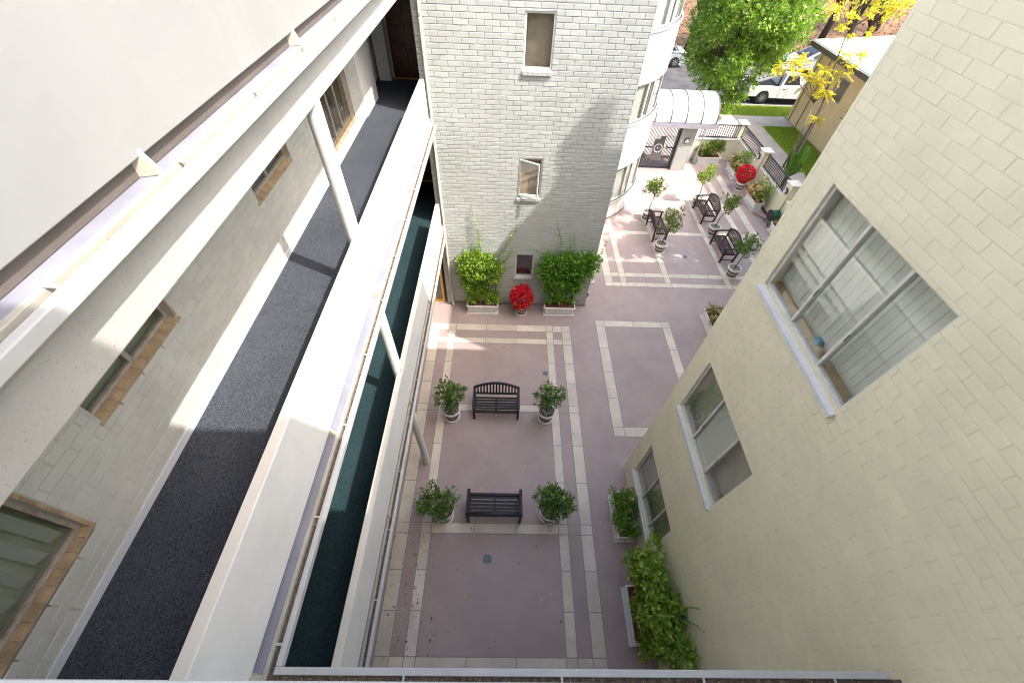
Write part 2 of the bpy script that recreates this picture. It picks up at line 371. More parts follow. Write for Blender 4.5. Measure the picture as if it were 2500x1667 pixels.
# ================================================================== SETTING: ground, paving, street
g = MB().box(-60, 140, -40, 160, -.5, -.14).build('ground', M_EARTH, kind='structure')
cf = MB().box(-3.1, 11.1, -1.4, 20.0, -.13, 0).build('courtyard_floor', M_FLOOR, kind='structure')
def tile_strip(us, vs, gap=.013):
    for i in range(len(us)-1):
        for j in range(len(vs)-1):
            if vs[j] is None or vs[j+1] is None or us[i] is None or us[i+1] is None: continue
            x0, x1, y0, y1 = us[i]+gap/2, us[i+1]-gap/2, vs[j]+gap/2, vs[j+1]-gap/2
            b = .002; z = .0065 + random.uniform(-.0006, .0006)
            mb = MB().hexa([(x0,y0,.001),(x1,y0,.001),(x1,y1,.001),(x0,y1,.001),(x0+b,y0+b,z),(x1-b,y0+b,z),(x1-b,y1-b,z),(x0+b,y1-b,z)])
            mb.build('tile', M_TILE, cf)
def lin(a, b, n): return [a+(b-a)*i/n for i in range(n+1)]
grout = MB()
# near court
XS = [-2.27, -1.985, -1.71, -1.49, 1.335, 1.55, 1.83, 2.10]
yseg = [(.21, 2.36), (2.575, 5.415), (5.62, 7.77)]
for a, b in ((0,1),(2,3),(4,5),(6,7)):
    for y0, y1 in yseg: tile_strip([XS[a], XS[b]], lin(y0, y1, 3))
    for y0, y1 in ((-.10,.21),(2.36,2.575),(5.415,5.62),(7.77,7.98),(8.275,8.54)): tile_strip([XS[a], XS[b]], [y0, y1])
    tile_strip([XS[a], XS[b]], [7.98, 8.275])
    grout.box(XS[a]-.006, XS[b]+.006, -.11, 8.546, -.01, .0025)
for y0, y1 in ((-.10,.21),(2.36,2.575),(5.415,5.62),(7.77,7.98),(8.275,8.54)):
    tile_strip(lin(XS[3], XS[4], 3), [y0, y1]); grout.box(XS[3]+.007, XS[4]-.007, y0-.006, y1+.006, -.01, .0025)
for y0, y1 in ((-.10,.21),(8.275,8.54),(7.77,7.98)):
    tile_strip([XS[1], XS[2]], [y0, y1]); tile_strip([XS[5], XS[6]], [y0, y1])
    for a in (1,5): grout.box(XS[a]+.007, XS[a+1]-.007, y0-.006, y1+.006, -.01, .0025)
for y in (2.36, 2.575, 5.415, 5.62):
    for a in (1, 5): grout.box(XS[a]+.007, XS[a+1]-.007, y-.007, y+.007, -.01, .0025)
# small panel beside the cream house
tile_strip([2.95, 3.24], lin(5.03, 8.57, 4)); tile_strip([5.10, 5.36], lin(5.03, 8.57, 4))
for y0, y1 in ((4.755, 5.03), (8.57, 8.825)): tile_strip([2.95, 3.24, 4.17, 5.10, 5.36], [y0, y1]); grout.box(2.944, 5.366, y0-.006, y1+.006, -.01, .0025)
for a, b in ((2.95,3.24),(5.10,5.36)): grout.box(a-.006, b+.006, 5.037, 8.563, -.01, .0025)
# far court
for x0, x1 in ((3.54,3.82),(4.10,4.32)):
    tile_strip([x0, x1], [10.48, 10.69, 10.99, 11.205]+lin(11.205, 13.53, 3)[1:]+[13.75]+lin(13.75, 15.85, 3)[1:])
    grout.box(x0-.006, x1+.006, 10.474, 15.85, -.01, .0025)
xr = [4.32, 5.02, 5.70, 5.91, 6.64, 7.36, 7.87, 8.07, 8.76, 9.28, 9.52, 9.89, 10.20]
for y0, y1 in ((10.48,10.69),(10.99,11.205),(13.53,13.75),(15.85,16.08),(18.25,18.48)):
    xl = xr if y0 < 17 else xr[4:]
    tile_strip(xl, [y0, y1]); grout.box(xl[0]+.007, xl[-1]+.006, y0-.006, y1+.006, -.01, .0027)
tile_strip([3.82, 4.10], [10.48, 10.69]); tile_strip([3.82, 4.10], [10.99, 11.205])
for y0, y1 in ((10.48,10.69),(10.99,11.205)): grout.box(3.827, 4.093, y0-.006, y1+.006, -.01, .0026)
for x0, x1 in ((5.70,5.91),(7.87,8.07),(9.28,9.52),(9.89,10.20)):
    for y0, y1, n in ((10.69,10.99,1),(11.205,13.53,3),(13.75,15.85,3),(16.08,18.25,3)):
        if x0 < 6 and y0 > 16: continue
        tile_strip([x0, x1], lin(y0, y1, n)); grout.box(x0-.006, x1+.006, y0+.007, y1-.007, -.01, .0024)
grout.build('grout', M_GROUT, cf)
# street beyond the gate
MB().box(-30, 90, 27.35, 35.2, -.139, -.10).build('road', M_ASPH, kind='structure')
MB().box(6.0, 16.35, 20.3, 25.6, -.139, .002).box(11.6, 14.45, 9.6, 20.3, -.139, .001).build('pavement', M_CONC, kind='structure')
MB().box(-30, 5.9, 24.2, 25.6, -.139, .002).box(16.5, 90, 25.45, 25.6, -.139, .002).build('pavement', M_CONC, kind='structure')
MB().box(-30, 90, 27.2, 27.34, -.139, .02).build('kerb', M_KERB, kind='structure')
MB().box(-30, 90, 35.21, 35.36, -.139, .03).build('kerb', M_KERB, kind='structure')
MB().box(-30, 90, 25.605, 27.195, -.139, .012).build('lawn_strip', M_GRASS, kind='structure')
def grass(name, x0, x1, y0, y1, n, z=.006, h=.09, poly=None):
    P = np.stack([rng.uniform(x0, x1, n), rng.uniform(y0, y1, n), np.full(n, z)], 1)
    if poly: P = P[[poly(p) for p in P]]
    D = rdirs(len(P), 2.2); me = leaves(P, D, rng.uniform(.5, 1.2, len(P))*h, .16)
    o = link(name, me, leafmat('grass_blade', [(.20,.34,.02), (.34,.50,.03), (.44,.52,.07), (.28,.42,.03)], .6, .4))
    tag(o, 'short bright green grass blades on the lawn', 'grass', kind='stuff'); return o
MB().box(14.47, 16.3, 18.0, 24.2, -.139, .012).build('lawn', M_GRASS, kind='structure')
o = grass('lawn_grass', 14.5, 16.3, 18.2, 24.15, 16000, .01); o['label'] = 'small bright green lawn between the concrete path and the tan house'
o = grass('verge_grass', 9, 22, 25.65, 27.15, 22000, .01); o['label'] = 'green grass verge between the pavement and the street kerb'

# ================================================================== GALLERY BUILDING (left)
ZS = [3.045, 5.80, 8.555]
gal = thing('gallery_building', 'white stucco apartment block with carpeted open walkways, parapets, gutters and round columns', 'building', (-3.1, 4.5, 0))
XW = -3.1
def gx(zs): return -.045 if zs < 4 else 0.0
WIN = [(-1.2, .835, 6.255, 7.45), (1.49, 2.57, 6.718, 7.45), (4.52, 5.63, 6.732, 7.45), (7.07, 8.61, 6.085, 7.45)]
SILLZ = [6.205, 6.645, 6.65, 6.03]
# rear walls
wl = wall_rects(MB(), -1.6, 9.30, 5.80, 8.12, [(a, b, c-.1, d) for a, b, c, d in WIN], XW-.25, XW, 'y')
wl.box(XW-.25, XW-.0, -1.6, 11.0, 0, 2.88).box(XW-.25, XW, -1.6, 10.37, 3.05, 5.62)
wall3 = wl.build('wall', M_MORTG, gal)
brick_wall(wall3, M_GAL, XW, 'y', 1, -1.0, 9.30, 5.80, 8.1, [(w_[0]-.03, w_[1]+.03, q+.008, w_[3]) for w_, q in zip(WIN, SILLZ)], .010, .005, .006, vis=lambda c: c[2] < 6.98, jit=.0015)
MB().box(XW-.25, XW+.045, 9.301, 10.37, 5.80, 8.12).build('pilaster', M_STUC, gal, bevel=.01)
MB().box(-3.9, -1.87, 11.72, 11.9, 0, 9.4).box(-3.9, -3.35, 10.37, 11.72, 0, 9.4).build('end_wall', M_STUC, gal)
# floors
for zs in ZS:
    lv = zs
    ye = -.19
    sl = MB().box(XW, -1.667+gx(zs), ye, 9.42, zs-.16, zs-.012).box(-3.35, -1.93, 9.421, 11.72, zs-.16, zs-.012)
    sl.build('slab', M_LEDGE, gal)
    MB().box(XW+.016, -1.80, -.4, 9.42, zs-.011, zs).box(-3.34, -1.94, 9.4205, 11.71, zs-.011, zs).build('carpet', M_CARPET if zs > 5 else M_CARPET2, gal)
    # ledge strip outside the plinth
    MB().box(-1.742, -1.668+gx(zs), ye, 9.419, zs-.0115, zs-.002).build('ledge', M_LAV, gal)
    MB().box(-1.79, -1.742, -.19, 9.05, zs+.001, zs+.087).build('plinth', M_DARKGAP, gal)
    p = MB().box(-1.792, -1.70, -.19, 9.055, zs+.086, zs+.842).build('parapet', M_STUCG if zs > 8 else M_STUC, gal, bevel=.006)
    MB().box(-1.790, -1.702, -.19, 9.053, zs+.8425, zs+.852).build('parapet_cap', M_CAP, gal, bevel=.004)
    MB().box(-1.86, -1.72, -.3, 9.40, zs-.455, zs-.161).build('beam', M_SPECK, gal, bevel=.008)
    MB().box(XW+.001, XW+.015, -1.0, 9.30, zs-.001, zs+.08).build('skirting', M_BASE, gal)
    # parapet supports bridging the gap
    for yb in (-.05, 1.84, 3.84, 6.43, 8.6):
        b = MB(); t = zs-.001
        b.hexa([(-1.745,yb-.04,t),(-1.655,yb-.012,t),(-1.655,yb+.022,t),(-1.745,yb+.04,t),(-1.745,yb-.025,zs+.12),(-1.697,yb-.008,zs+.115),(-1.697,yb+.014,zs+.115),(-1.745,yb+.025,zs+.12)])
        b.build('support_block', M_LEDGE, gal, bevel=.004)
    # gutter
    gt = MB(); d = gx(zs); zt = zs+.003
    gt.box(-1.545+d-.047, -1.545+d, (.0202 if zs < 8 else -.0163), 9.06, zs-.062, zt)
    gut = gt.build('gutter', M_GUT, gal, bevel=.006)
    MB().box(-1.666+d, -1.632+d, -.127, 9.06, zs-.07, zt-.002).build('gutter_back_edge', M_GUTIN, gut, bevel=.003)
    MB().box(-1.632+d, -1.592+d, -.093, 9.06, zs-.075, zs-.034).build('gutter_bed', M_DIRT, gut)
    for k in range(11):
        yh = .15+.9*k - (.0 if zs > 5 else .3)
        if -.04 < yh < 9.0: MB().box(-1.638+d, -1.585+d, yh-.008, yh+.008, zt+.001, zt+.006).build('hanger_clip', M_GUT, gut)
    n = 700 if zs < 8 else 200; P = np.stack([rng.uniform(-1.63+d, -1.594+d, n), rng.uniform(-.05, 9, n), zs-.03+rng.uniform(0, .012, n)], 1)
    D = rdirs(n, 0); D[:,2] *= .3; me = leaves(P-np.array(OFF[gal.name]), D, rng.uniform(.008, .03, n), .5)
    link('gutter_litter', me, leafmat('dead_leaf', [(.06,.04,.03), (.16,.10,.06), (.30,.20,.12), (.45,.36,.24), (.10,.08,.05)], .8, .1), gut, kind='stuff')
# columns
for yc in (3.97,):
    for z0, z1 in ((0, 2.59), (3.046, 5.345), (5.801, 8.10)):
        MB().tube([(-1.79, yc, z0), (-1.79, yc, z1)], .078, 24).build('column', M_STUC, gal, smooth=False)
for z0, z1 in ((0, 2.59), (3.046, 5.345), (5.801, 8.10)):
    MB().tube([(-1.79, -1.0, z0), (-1.79, -1.0, z1)], .078, 24).build('column', M_STUC, gal)
# soffits, roof
MB().box(XW-.25, XW-.001, -1.6, 10.36, 8.56, 12.6).build('unseen_bounce_wall', M_STUCW, gal)  # unseen wall added in bright white to bounce sun onto the cream house
MB().box(-9, XW-.001, -1.6, 11.7, 8.40, 8.545).box(-9, -8.9, -1.6, 11.7, 0, 8.4).build('roof', M_STUC, gal)
# windows of the upper walkway
def gal_window(i, mull, curt, louvre=False):
    a, b, c, d = WIN[i]; sz = SILLZ[i]
    wn = MB()
    x = XW-.075; fr = .03
    for y0, y1, z0, z1 in ((a, b, c, c+fr), (a, b, d-fr, d), (a, a+fr, c+fr, d-fr), (b-fr, b, c+fr, d-fr)): wn.box(x-.03, x+.02, y0, y1, z0, z1)
    for my in mull: wn.box(x-.03, x+.022, my-.02, my+.02, c+fr, d-fr)
    wo = wn.build('window', M_FRAMED, gal)
    edges = [a+fr] + [q for my in mull for q in (my-.02, my+.02)] + [b-fr]
    for k in range(0, len(edges), 2):
        MB().box(x-.006, x, edges[k], edges[k+1], c+fr, d-fr).build('pane', M_GLASSD, wo)
    if louvre:
        n = 14
        for k in range(n):
            y = a+fr+(b-a-2*fr)*(k+.5)/n
            MB().bar((x-.09, y-.03, (c+d)/2), (x-.045, y+.045, (c+d)/2), d-c-.08, .006, (1,0,0)).build('blind_slat', M_CURT, wo)
    MB().box(x-.24, x-.11, a, b, c-.05, d).build('curtain', curt, wo)
    # tan brick sill, bricks on edge
    n = max(3, round((b-a+.06)/.105)); y = a-.03
    st = (b-a+.06)/n
    for k in range(n):
        y0, y1 = y+k*st+.0012, y+(k+1)*st-.0012
        MB().hexa([(XW-.06,y0,sz+.01),(XW+.016,y0,sz+.012),(XW+.016,y1,sz+.012),(XW-.06,y1,sz+.01),(XW-.06,y0,c-.004),(XW+.016,y0,sz+.035),(XW+.016,y1,sz+.035),(XW-.06,y1,c-.004)]).build('sill_brick', M_TAN, wo, bevel=.002)
    # tan brick jambs at the far side
    z = c; k = 0
    while z < d-.02:
        zt = min(z+.098, d)
        MB().box(XW-.075, XW+.012, b+.001, b+.026, z+.003, zt-.003).build('jamb_brick', M_TAN, wo); z += .098
gal_window(0, [.12], M_CURTG, True); gal_window(1, [2.03], M_CURTG); gal_window(2, [5.02], M_CURT); gal_window(3, [7.60, 8.02], M_CURTB)
# doors at the far end of each walkway
for zs in [0.0]+ZS:
    dr = MB().box(-2.92, -2.03, 11.68, 11.715, zs+.02, zs+2.05).build('door', M_DOORW, gal)
    for z0, z1 in ((.18, .75), (.85, 1.1), (1.2, 1.9)):
        for x0, x1 in ((-2.84, -2.52), (-2.43, -2.11)): MB().box(x0, x1, 11.66, 11.679, zs+z0, zs+z1).build('door_panel', M_DOORW, dr, bevel=.008)
    MB().box(-2.92, -2.03, 11.60, 11.675, zs+.001, zs+.022).build('threshold', M_ORANGE, dr)
    MB().tube([(-2.12, 11.62, zs+.98), (-2.12, 11.68, zs+.98)], .03, 12).build('door_knob', mat('brass', (.55,.40,.15), .3, .1, 5, metal=1), dr)
    MB().box(-3.26, -2.96, 11.45, 11.715, zs+.001, zs+2.2).build('pier', M_STUC, gal, bevel=.01)
# ground-floor glazed door with varnished frame
gd = MB(); gd.box(-2.30, -2.23, 9.50, 9.56, 0, 2.1).box(-2.03, -1.955, 9.50, 9.56, 0, 2.1).box(-2.23, -2.03, 9.50, 9.56, 0, .10).box(-2.23, -2.03, 9.50, 9.56, 2.0, 2.1)
gdo = gd.build('glazed_door', M_ORANGE, gal, bevel=.004); MB().box(-2.23, -2.03, 9.525, 9.53, .10, 2.0).build('pane', M_GLASSD, gdo)
MB().tube([(-2.05, 9.47, .95), (-2.05, 9.47, 1.1)], .012, 8).build('handle', M_IRON, gdo)
# ---- near wing behind the camera: same walkways turned through a right angle
for zs, yl in zip(ZS, (.02, .02, -.0165)):
    d = 0; X0, X1 = -1.59, 3.03
    gut = MB().box(-1.545+gx(zs)-.047, X1-.10, yl-.047, yl, zs-.062, zs+.003).build('gutter', M_GUT, gal, bevel=.006)
    MB().box(X0-.04, X1, yl-.121, yl-.087, zs-.07, zs+.001).build('gutter_back_edge', M_GUTIN, gut)
    MB().box(X0, X1, yl-.087, yl-.047, zs-.075, zs-.034).build('gutter_bed', M_DIRT, gut)
    for xh in (-.656, .485, 1.524, 2.5): MB().box(xh-.008, xh+.008, yl-.092, yl-.04, zs+.004, zs+.009).build('hanger_clip', M_GUT, gut)
    n = 420; P = np.stack([rng.uniform(X0, X1, n), yl-.067+rng.uniform(-.018, .018, n), zs-.03+rng.uniform(0, .012, n)], 1)
    D = rdirs(n, 0); D[:,2] *= .3
    link('gutter_litter', leaves(P-np.array(OFF[gal.name]), D, rng.uniform(.008, .03, n), .5), MATS['dead_leaf'], gut, kind='stuff')
    MB().box(-1.69, X1, -1.5, yl-.122, zs-.16, zs-.002).build('slab', M_LEDGE, gal)
    MB().box(-1.69, X1, yl-.245, yl-.155, zs+.086, zs+.842).build('parapet', M_STUC, gal, bevel=.006)
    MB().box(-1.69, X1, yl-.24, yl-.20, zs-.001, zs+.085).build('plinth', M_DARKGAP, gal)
MB().box(-3.34, 3.0, -1.8, -1.5, 0, 12.39).build('near_bounce_wall', M_STUCW, gal)  # out of view behind the walkways, whitened to bounce light into the court
MB().box(-9.0, 3.0, -8.0, -.40, 12.4, 12.7).build('near_roof', M_STUC, gal)

# ================================================================== BRICK TOWER (centre)
YF = 9.46
tow = thing('brick_tower', 'white painted brick apartment tower with small windows and a curved corner bay', 'building', (.4, 13, 0))
TW = [(.262, .838, 6.77, 7.705), (.262, .845, 3.93, 4.94), (.307, .845, 1.22, 2.085)]
twm = wall_rects(MB(), -1.86, 2.675, 0, 9.3, TW, YF, YF+.3, 'x')
twm.box(-1.86, 2.675, YF+.301, 18.5, 8.9, 9.0).box(-1.86, -1.56, YF+.301, 18.5, 0, 8.89).box(2.375, 2.675, YF+.301, 18.5, 0, 8.89).box(-1.559, 2.374, YF+.9, YF+1.0, 0, 8.89)
twall = twm.build('wall', M_MORTF, tow)
brick_wall(twall, M_FAC, YF, 'x', 1, -1.86, 2.68, .10, 9.3, TW, .011, .0095, .012, vis=lambda c: c[2] < 8.0, pl=.3, jit=.0015)
MB().box(-1.62, 2.685, YF-.016, YF-.001, 0, .098).build('cove_skirting', M_SKIRT, tow, bevel=.004)
def tow_window(i, curt, dark=False, open_=0):
    a, b, c, d = TW[i]
    w_ = MB(); y = YF+.03; f = .032
    for x0, x1, z0, z1 in ((a,b,c,c+f),(a,b,d-f,d),(a,a+f,c+f,d-f),(b-f,b,c+f,d-f)): w_.box(x0, x1, y-.02, y+.04, z0, z1)
    wo = w_.build('window', M_FRAME, tow, bevel=.003)
    if not open_:
        MB().box(a+f, b-f, y+.004, y+.01, c+f, d-f).build('pane', M_GLASS, wo)
    else:
        W = b-a-2*f; ca, sa = math.cos(open_), math.sin(open_)
        def T(u, t): return (a+f+u*ca+t*sa, y-.022-u*sa+t*ca)
        def bx(mb, u0, u1, t0, t1, z0, z1):
            q = [T(u0,t0), T(u1,t0), T(u1,t1), T(u0,t1)]
            mb.hexa([(p[0],p[1],z0) for p in q]+[(p[0],p[1],z1) for p in q])
        s_ = MB(); e = .028
        bx(s_, 0, W, -.02, .015, c+f, c+f+e); bx(s_, 0, W, -.02, .015, d-f-e, d-f); bx(s_, 0, e, -.02, .015, c+f+e, d-f-e); bx(s_, W-e, W, -.02, .015, c+f+e, d-f-e)
        so = s_.build('casement', M_FRAME, wo)
        p_ = MB(); bx(p_, e, W-e, -.004, .002, c+f+e, d-f-e); p_.build('pane', M_GLASS, wo)
        MB().bar((a+.3, y-.01, c+f+.01), T(W*.55, -.02)+(c+f+.012,), .014, .008).build('stay', M_FRAMED, wo)
    MB().box(a, b, y+.12, y+.2, c, d).build('curtain', curt, wo)
    n = 6; st = (b-a+.03)/n
    for k in range(n):
        x0, x1 = a-.015+k*st+.002, a-.015+(k+1)*st-.002
        MB().hexa([(x0,YF-.055,c-.10),(x1,YF-.055,c-.10),(x1,YF+.03,c-.10),(x0,YF+.03,c-.10),(x0,YF-.055,c-.028),(x1,YF-.055,c-.028),(x1,YF+.03,c-.002),(x0,YF+.03,c-.002)]).build('sill_brick', M_FAC, wo, bevel=.005)
tow_window(0, M_CURTB); tow_window(1, M_CURTB, open_=R(27)); tow_window(2, M_CURTD)
# downpipe
dp = MB().tube([(-1.70, YF-.06, 9.2), (-1.70, YF-.06, .16), (-1.69, YF-.09, .08), (-1.64, YF-.17, .05)], .036, 14).build('downpipe', M_GUTIN, tow, smooth=True)
for z in (1.2, 3.3, 5.5, 7.6): MB().lathe([(.041,-.02),(.041,.02)], (-1.70, YF-.06, z), 14).build('pipe_clip', M_GUTIN, dp)
# curved corner bay
BC, BR_ = (1.93, 17.55), 3.76
def arc(r, t): return (BC[0]+r*math.cos(t), BC[1]+r*math.sin(t))
def ring(mb, r0, r1, z0, z1, t0, t1, n):
    for k in range(n):
        a, b = t0+(t1-t0)*k/n, t0+(t1-t0)*(k+1)/n
        p = [arc(r1,a), arc(r1,b), arc(r0,b), arc(r0,a)]
        mb.hexa([(x,y,z0) for x,y in p]+[(x,y,z1) for x,y in p])
T0, T1 = R(-76), R(30)
for z0, z1 in ((0,.79),(2.14,3.742),(4.914,6.37),(7.70,9.2)):
    bay = MB(); ring(bay, BR_-.2, BR_, z0, z1, T0, T1, 40); bo = bay.build('bay_spandrel', M_STUC, tow)
for z in (.79, 3.742, 6.37, 9.25):
    l = MB(); ring(l, BR_-.1, BR_+.045, z-.07, z, T0, T1, 40); l.build('bay_ledge', M_GUT, bo)
sk = MB(); ring(sk, BR_-.1, BR_+.012, 0.001, .10, T0, T1, 40); sk.build('cove_skirting', M_SKIRT, bo)
for z0, z1 in ((.79,2.14),(3.742,4.914),(6.37,7.70)):
    step = R(13.0); t = T0; k = 0
    while t < T1-.01:
        t2 = t+step*(1 if k % 3 else .45); w_ = MB(); e = .006
        for a, b in ((t, t+e*2.2), (t2-e*2.2, t2)): ring(w_, BR_-.09, BR_-.03, z0, z1, a, b, 1)
        ring(w_, BR_-.09, BR_-.035, z0, z0+.05, t+e*2.2, t2-e*2.2, 3); ring(w_, BR_-.09, BR_-.035, z1-.05, z1, t+e*2.2, t2-e*2.2, 3)
        wo = w_.build('bay_window', M_GUT, tow)
        p_ = MB(); ring(p_, BR_-.07, BR_-.064, z0+.05, z1-.05, t+e*2.2, t2-e*2.2, 3); p_.build('pane', M_GLASS, wo)
        c_ = MB(); ring(c_, BR_-.20, BR_-.14, z0, z1, t, t2, 3); c_.build('curtain', M_CURTB if k % 3 == 0 else M_CURT, wo)
        t = t2; k += 1

# ================================================================== CREAM HOUSE (right)
XA = 3.06
rh = thing('cream_brick_house', 'cream painted brick apartment house with three stacked steel windows', 'building', (6, 2, 0))
RW = [(1.86, 3.555, 6.45, 7.71), (1.86, 3.555, 3.66, 4.89), (1.95, 3.565, .76, 2.02)]
am = wall_rects(MB(), -8.0, 3.93, 0, 10.95, RW, XA, XA+.3, 'y')
am.box(XA+.9, 14, -8, 3.93, 0, 10.9).box(XA+.3, XA+.9, -8, 3.93, 10.8, 10.9)
awall = am.build('wall', M_MORTC, rh)
brick_wall(awall, M_CREAM, XA, 'y', -1, -.45, 3.935, .0, 10.95, RW, .0085, .0028, .0038, jit=.0008, shift=.12)
# hidden rear wing and roof whose shadow falls on the tower
MB().box(7.0, 16, 3.94, 9.0, 0, 8.6).box(7.001, 16, 3.94, 6.98, 8.61, 12.4).box(6.99, 16, 3.945, 6.99, 12.41, 12.72).build('rear_wing', M_CREAM, rh)
MB().box(6.99, 7.43, 6.66, 6.98, 12.73, 13.75).build('chimney', M_CREAM, rh)
MB().box(16.5, 26, 7.0, 17.0, 0, 10.85).build('side_wing', M_CREAM, rh)
def cream_window(i, curts, mull=(2.94, 2.357)):
    a, b, c, d = RW[i]; x = XA+.055; f = .03
    w_ = MB()
    for y0, y1, z0, z1 in ((a,b,c,c+f),(a,b,d-f,d),(a,a+f,c+f,d-f),(b-f,b,c+f,d-f)): w_.box(x-.025, x+.03, y0, y1, z0, z1)
    for my in mull: w_.box(x-.03, x+.03, my-.016, my+.016, c+f, d-f)
    wo = w_.build('window', M_FRAME, rh, bevel=.003)
    e = [a+f, mull[1]-.016, mull[1]+.016, mull[0]-.016, mull[0]+.016, b-f]
    for k in range(3):
        MB().box(x, x+.006, e[2*k], e[2*k+1], c+f, d-f).build('pane', M_GLASS, wo)
    for k in range(3):
        kind = curts[k]
        if kind == 'frost': MB().box(x+.012, x+.016, e[2*k]+.01, e[2*k+1]-.01, c+f+.01, d-f-.01).build('frosted_sheet', M_FROST, wo)
        elif kind == 'blind':
            n = 6; st = (e[2*k+1]-e[2*k]+.03)/n
            for j in range(n):
                y = e[2*k]-.015+st*(j+.5)
                MB().bar((x+.104, y-st*.5, (c+d)/2+.05), (x+.110, y+st*.54, (c+d)/2+.05), d-c-.14, .004, (-1,0,0)).build('blind_slat', M_CURT, wo)
    MB().box(x+.14, x+.16, a-.0, b+.0, c-.02, d).build('curtain', M_CURTL if i else M_CURT, wo)
    # inner board and handles
    MB().box(x+.035, x+.12, a+.01, b-.01, c+.002, c+.045).build('inner_board', M_TAN if i == 0 else M_FRAMED, wo)
    for my in mull: MB().tube([(x-.03, my-.02, c+.42), (x-.055, my-.04, c+.44), (x-.055, my-.04, c+.49), (x-.03, my-.02, c+.51)], .005, 6).build('handle', M_IRON, wo)
    # brick sill
    n = 16; st = (b-a+.05)/n
    for k in range(n):
        y0, y1 = a-.025+k*st+.0007, a-.025+(k+1)*st-.0007
        MB().hexa([(XA-.05,y0,c-.105),(XA+.05,y0,c-.105),(XA+.05,y1,c-.105),(XA-.05,y1,c-.105),(XA-.05,y0,c-.045),(XA+.05,y0,c-.003),(XA+.05,y1,c-.003),(XA-.05,y1,c-.045)]).build('sill_brick', M_SILL, wo, bevel=.002)
    # outer jamb trim at the far side
    MB().box(XA-.004, x-.026, b+.001, b+.012, c, d).build('jamb_trim', M_FRAME, wo)
    return wo
wo = cream_window(0, ('blind', 'blind', 'blind'))
for y, s_ in ((2.62, 1), (1.93, .7)):
    MB().hexa([(XA+.11,y-.04*s_,6.497),(XA+.2,y-.05*s_,6.497),(XA+.19,y+.06*s_,6.497),(XA+.115,y+.05*s_,6.497),(XA+.12,y-.03*s_,6.56),(XA+.18,y-.03*s_,6.57),(XA+.17,y+.04*s_,6.55),(XA+.125,y+.03*s_,6.565)]).build('blue_tape', M_BLUE, wo, bevel=.008)
cream_window(1, ('plain', 'frost', 'plain')); cream_window(2, ('plain', 'plain', 'plain'))

# ================================================================== PLANT PARTS
LEAF_CITRUS = leafmat('citrus_leaf', [(.05,.12,.02), (.09,.20,.03), (.15,.29,.05), (.25,.38,.08), (.07,.16,.03)], .38, .22)
LEAF_CITRUSL = leafmat('citrus_leaf_light', [(.07,.14,.02), (.13,.22,.03), (.22,.32,.04), (.30,.38,.07), (.10,.17,.03)], .4, .3)
LEAF_LIME = leafmat('lime_leaf', [(.16,.26,.02), (.28,.38,.03), (.38,.46,.06), (.22,.30,.03)], .42, .35)
LEAF_VINE = leafmat('vine_leaf', [(.09,.20,.015), (.18,.34,.025), (.30,.47,.04), (.42,.56,.08), (.12,.24,.02)], .4, .3)
LEAF_DARKVINE = leafmat('dark_vine_leaf', [(.06,.17,.015), (.11,.29,.025), (.20,.42,.04), (.34,.53,.08)], .4, .28)
LEAF_BROADVINE = leafmat('broad_vine_leaf', [(.12,.24,.02), (.22,.38,.03), (.34,.50,.05), (.46,.60,.10), (.16,.30,.03)], .4, .25)
LEAF_TREE = leafmat('street_tree_leaf', [(.06,.15,.01), (.15,.32,.02), (.28,.48,.03), (.42,.58,.05), (.10,.22,.02), (.58,.66,.22)], .38, .3)
LEAF_YEL = leafmat('yellow_leaf', [(.60,.50,.02), (.80,.68,.03), (.86,.76,.08), (.58,.58,.04)], .5, .35)
LEAF_RED = leafmat('red_petal', [(.55,.004,.015), (.75,.008,.03), (.85,.02,.05), (.62,.005,.04)], .45, .15)
LEAF_PEACH = leafmat('peach_bloom', [(.62,.42,.24), (.78,.60,.40), (.70,.50,.22), (.55,.36,.16)], .6, .25)
LEAF_WHITE = leafmat('white_petal', [(.75,.72,.66), (.80,.78,.74), (.72,.62,.56)], .6, .2)
LEAF_BROWN = leafmat('dry_leaf', [(.14,.07,.035), (.26,.14,.06), (.36,.22,.10), (.20,.11,.05)], .8, .2)
LEAF_BANANA = mat('banana_leaf', (.06, .17, .015), .35, .25, 5, c2=(.16, .33, .04))
LEAF_ORANGE = mat('tiny_orange_fruit', (.70, .30, .03), .4, .1, 5)
def canopy(parent, centers, rads, n, size, lm, name='foliage', upw=.5, width=.45, tufts=5, local=True):
    """tufted foliage: n leaves in tufts of several around twig tips"""
    k = max(1, n//tufts); P, d = clump_points(centers, rads, k)
    P = np.repeat(P, tufts, 0); d = np.repeat(d, tufts, 0)
    D = d*.7 + rng.normal(size=P.shape)*.75; D[:,2] += upw; D /= np.linalg.norm(D, axis=1)[:,None]
    P = P + rng.normal(size=P.shape)*size*.25
    if not local: P = P - np.array(OFF[parent.name])
    return link(name, leaves(P, D, size*rng.uniform(.65, 1.25, len(P)), width), lm, parent)
